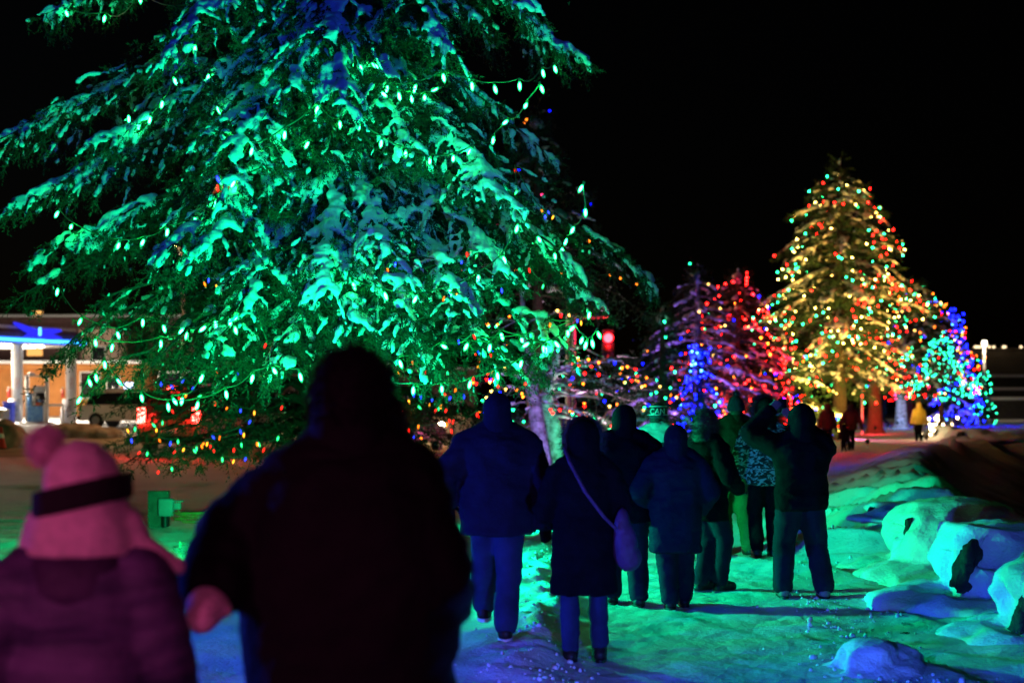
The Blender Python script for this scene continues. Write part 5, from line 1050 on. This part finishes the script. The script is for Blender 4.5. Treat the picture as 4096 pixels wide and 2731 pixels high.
# the girl in the knitted hat
def knit_hat(root, s, hp, J, jo):
    V = lambda p: np.asarray(p, float) * s
    h = MB(); R = np.array(Euler((0, -.22, 0)).to_matrix())
    h.ell(hp((0, -.005, .05)), (.122, .132, .150), R); h.loft([(*hp((0, -.005, -.10))[:2], 1.475, .172, .150), (*hp((0, 0, -.06))[:2], 1.55, .165, .152), (*hp((0, 0, 0))[:2], 1.64, .126, .135)], 20)
    for sd in (-1, 1): h.chain([hp((sd * .12, 0, -.06)), hp((sd * .15, .0, -.13)), hp((sd * (.27 if sd > 0 else .16), .03, -.19))], [.06, .055, .03])
    m = remesh(h, .013, 3, 'hat'); displace(m, .008, 14, 5, (1, 1, .5), 2); grow = lambda z_: z_.transform(Matrix.Translation(Vector(hp((0, 0, -.02)))) @ Matrix.Scale(1.13, 4) @ Matrix.Translation(-Vector(hp((0, 0, -.02))))); grow(m); m.transform(Matrix.Scale(s, 4)); ho = obj('knit_hat', m, PINKKNIT, root)
    b = MB(); P = [hp(R @ np.array([math.cos(a) * .137, math.sin(a) * .146, .028])) for a in np.linspace(0, 2 * math.pi, 25)]
    for dz in (-.028, -.01, .01, .028): b.tube(np.array(P) + [0, 0, dz], .014, 6, cap=False)
    bmx = remesh(b, .008, 2, 'band'); grow(bmx); bmx.transform(Matrix.Scale(s, 4)); obj('dark_band', bmx, mat('black_knit', (.012, .01, .012), .95, .2, 30, .4, 90), ho)
    c = hp(R @ np.array([-.07, -.02, .192])); f = MB(); pm = remesh(MB().ell(c, (.047, .047, .05)), .013, 0, 'x'); fuzz(f, pm, 1800, .03, .002, 3, 0); f.ell(c, (.046, .046, .049)); fm = f.mesh('pompom'); grow(fm); fm.transform(Matrix.Scale(s, 4)); obj('pompom', fm, PINKKNIT, ho)
    hd = remesh(MB().loft([(0, -.10, 1.24, .07, .05), (0, -.115, 1.34, .13, .07), (0, -.07, 1.44, .15, .09), (0, -.02, 1.50, .125, .10)], 18), .014, 4, 'hood'); displace(hd, .012, 8, 3); hd.transform(Matrix.Scale(s, 4)); obj('folded_hood', hd, NAVYP, jo)
NAVYP = mat('plum_shell', (.05, .022, .07), .6, .4, 6, .15, 30)
person(335, 4.2, 1.53, 'child in a pink earflap hat with pompom and a purple quilted jacket', PURPLE, NAVYP, LEATHER, hands=((-.33, .06, .88), (.29, .10, .84)), hem=.62, bulk=.035, sh=.20, quilt=.016, head='none', arm_r=1.15, vox=.017, seed=7, glove=PINKKNIT, mitten=True, wrinkle=.006, extra=knit_hat, flare=.03)
# walkers in the middle
person(1988, 10.0, 1.71, 'man in a navy jacket and blue jeans striding with a dark beanie', NAVY, JEANS, LEATHER, feet=((-.10, .42, .05), (.06, -.12, 0)), hands=((-.36, .10, .95), (.34, -.04, .84)), hem=.74, bulk=.05, sh=.235, belly=.03, pantw=1.15, head='hood', hood_s=.92, glove=INKY, seed=11, flare=.02, sole=WHITE_PAINT)
def bagstrap(root, s, hp, J, jo): pass
person(2335, 9.5, 1.58, 'woman in a long black coat with a shoulder bag and blue jeans', INKY, JEANS, LEATHER, feet=((-.10, -.04, 0), (.12, .04, 0)), hands=((-.20, .26, 1.0), (.20, .26, 1.0)), hem=.50, bulk=.02, sh=.20, flare=.045, head='hood', hood_s=1.06, fur=FURM, boot_h=.30, seed=13, pantw=.9)
# her bag
BAGM = mat('plum_bag', (.11, .04, .09), .6, .3, 10, .2, 30); bb_ = on(2335, 9.5)
t = empty('shoulder_bag', bb_ + [0, 0, 0], label='slouchy plum shoulder bag worn crosswise on the black coat', cat='bag')
bgm = remesh(MB().ell((.27, -.10, .78), (.085, .10, .17)).ell((.25, -.10, .90), (.06, .07, .14)).ell((.29, -.09, .70), (.09, .10, .09)), .014, 3, 'bag_body'); displace(bgm, .02, 7, 2); obj('bag_body', bgm, BAGM, t)
obj('strap', remesh(MB().chain([(-.12, .08, 1.40), (-.13, -.04, 1.42), (-.10, -.155, 1.33), (.0, -.195, 1.14), (.12, -.20, .98), (.20, -.17, .90)], [.014] * 6, 8), .008, 1, 'strap'), BAGM, t); obj('tassel', MB().chain([(.33, -.10, .76), (.37, -.12, .70)], [.006, .005], 6), BLACK, t)
person(2497, 12.5, 1.74, 'tall man in a black jacket and grey jeans behind the long coat', INKY, DJEANS, LEATHER, feet=((-.10, .10, 0), (.12, -.10, 0)), hands=((-.34, .08, .9), (.34, .08, .88)), hem=.74, bulk=.06, sh=.24, pantw=1.2, head='hood', hood_s=.95, seed=17)
def can_hat(root, s, hp, J, jo):
    me = text_mesh('CAN', .088, .003); co, no = verts_of(me); a = co[:, 0] / .105; zz = co[:, 1]; rad = .1135 + co[:, 2] - np.clip(zz, 0, 1) ** 2 * 3.0
    c = hp((0, -.008, .045)); th = a + CAN_A
    co = np.stack([c[0] + np.sin(th) * rad * .88, c[1] - np.cos(th) * rad * 1.04, c[2] + zz - .004], 1) * s; me.vertices.foreach_set('co', co.astype(np.float32).ravel()); me.update(); obj('lettering', me, SOCKW, root)
    for dz, rr in ((-.033, .1185), (.058, .099)):
        P = [hp((math.cos(q) * rr * .86, -.008 + math.sin(q) * rr * 1.04, .028 + dz + .012)) for q in np.linspace(0, 2 * math.pi, 29)]; obj('stripe', MB().tube(np.array(P) * s, .0045 * s, 5, cap=False), SOCKW, root)
    # dark yoke of the pale jacket
    y = remesh(MB().loft([(0, -.004, 1.24, .222, .168), (0, -.004, 1.30, .226, .172), (0, -.004, 1.34, .224, .168)], 26, p=2.3), .014, 2, 'yoke'); y.transform(Matrix.Scale(s, 4)); obj('dark_yoke', y, NAVY, jo)
CAN_A = .35
person(2632, 15.6, 1.76, 'man in a pale jacket and a black knit hat lettered CAN', PALEJ, mat('dark_green_trousers', (.05, .06, .035), .85), LEATHER, heading=-.45, feet=((-.12, -.26, .20), (.10, .14, 0)), hands=((-.33, .08, .9), (.33, .06, .9)), hem=.80, bulk=.03, sh=.225, head='beanie', headmat=mat('charcoal_knit', (.03, .03, .035), .95, .2, 40, .4, 100), seed=19, headturn=-.45, extra=can_hat)
person(2702, 12.3, 1.56, 'short person in a long dark coat and a round hood', NAVY, DJEANS, LEATHER, feet=((-.06, -.10, 0), (.10, .12, 0)), hands=((-.27, .16, 1.0), (.27, .16, .95)), hem=.54, bulk=.06, sh=.22, pantw=1.25, flare=.01, head='hood', hood_s=1.02, seed=23)
person(2822, 13.3, 1.70, 'woman with loose curly hair in a dark jacket and white cuffed boots', INKY, DJEANS, LEATHER, heading=-.9, feet=((-.06, .0, 0), (.08, .12, 0)), hands=((-.22, .24, 1.05), (.24, .20, 1.0)), hem=.70, bulk=.03, sh=.2, head='curly', headmat=CURL, boot_h=.15, sock=SOCKW, seed=29, flare=.02, sole=GREYKNIT)
person(2945, 16.6, 1.84, 'tall man in a rust jacket, knit hat and olive snow pants', RUST, OLIVE, LEATHER, heading=.15, feet=((-.10, .12, 0), (.12, -.12, 0)), hands=((-.30, .16, 1.0), (.34, .0, .92)), hem=.86, bulk=.03, sh=.22, head='toque', headmat=NAVY, glove=GREYKNIT, seed=31, pantw=1.25, boot_h=.28)
person(3062, 16.0, 1.76, 'person in a camouflage jacket with a fur hood beside the photographer', CAMO, INKY, LEATHER, feet=((-.10, -.04, 0), (.10, .06, 0)), hands=((-.32, .02, .86), (.30, .10, .9)), hem=.80, bulk=.03, sh=.21, head='hood', headmat=INKY, fur=FURM, seed=37, hood_s=1.05)
person(3205, 12.8, 1.70, 'tall hooded man in black raising both hands to take a picture', INKY, DJEANS, mat('grey_shoe', (.2, .2, .2), .7), feet=((-.17, -.02, 0), (.20, -.06, 0)), hands=((-.27, .20, 1.70), (.02, .32, 1.62)), hem=.80, bulk=.06, sh=.235, pantw=1.25, head='hood', hood_s=1.12, glove=GREYKNIT, seed=41, elbow=((-1, .2, -.15), (.9, .4, -.7)), lean=-.02, boot_h=.10, headturn=.2)
p = on(3195, 12.8); t = empty('phone', p + np.array([-.08, .36, 1.70]), label='black phone held up by the hooded man', cat='phone')
obj('case', bevel(MB().box((-.04, -.005, -.08), (.04, .005, .08)).mesh('case'), .003), BLACK, t); obj('screen', MB().box((-.036, -.0075, -.075), (.036, -.0055, .075)), GLASSD, t, smooth=False)
# people further down the path
far_kw = dict(vox=.03, wrinkle=.012)
person(3310, 53, 1.74, 'man in a dark reddish jacket walking beside the long haired walker', mat('dark_red_cloth', (.05, .015, .015), .9), INKY, LEATHER, feet=((-.10, .2, 0), (.12, -.1, 0)), hem=.80, bulk=.03, head='hood', seed=43, **far_kw)
person(3403, 53, 1.72, 'long haired walker in a brown jacket with arms held out', mat('brown_cloth', (.06, .022, .015), .9), INKY, LEATHER, feet=((-.08, -.1, 0), (.12, .16, 0)), hands=((-.40, .0, .9), (.42, .0, .88)), hem=.76, bulk=.05, head='curly', headmat=HAIRB, seed=47, **far_kw)
person(3376, 52, .98, 'small child in dark snowsuit walking between the two adults', INKY, INKY, LEATHER, feet=((-.10, .05, 0), (.10, -.05, 0)), hem=.78, bulk=.05, head='hood', seed=53, hood_s=1.25, **far_kw)
person(3535, 85, 1.75, 'dark figure striding past the red lit trunk', INKY, INKY, LEATHER, heading=.9, feet=((-.10, .25, 0), (.12, -.25, .1)), hem=.78, bulk=.04, head='hood', seed=59, **far_kw)
person(3676, 63, 1.70, 'person in a yellow jacket and black trousers near the warm lit bush', YELLOWJ, INKY, LEATHER, feet=((-.10, .02, 0), (.10, -.02, 0)), hem=.78, bulk=.04, head='hood', seed=61, **far_kw)
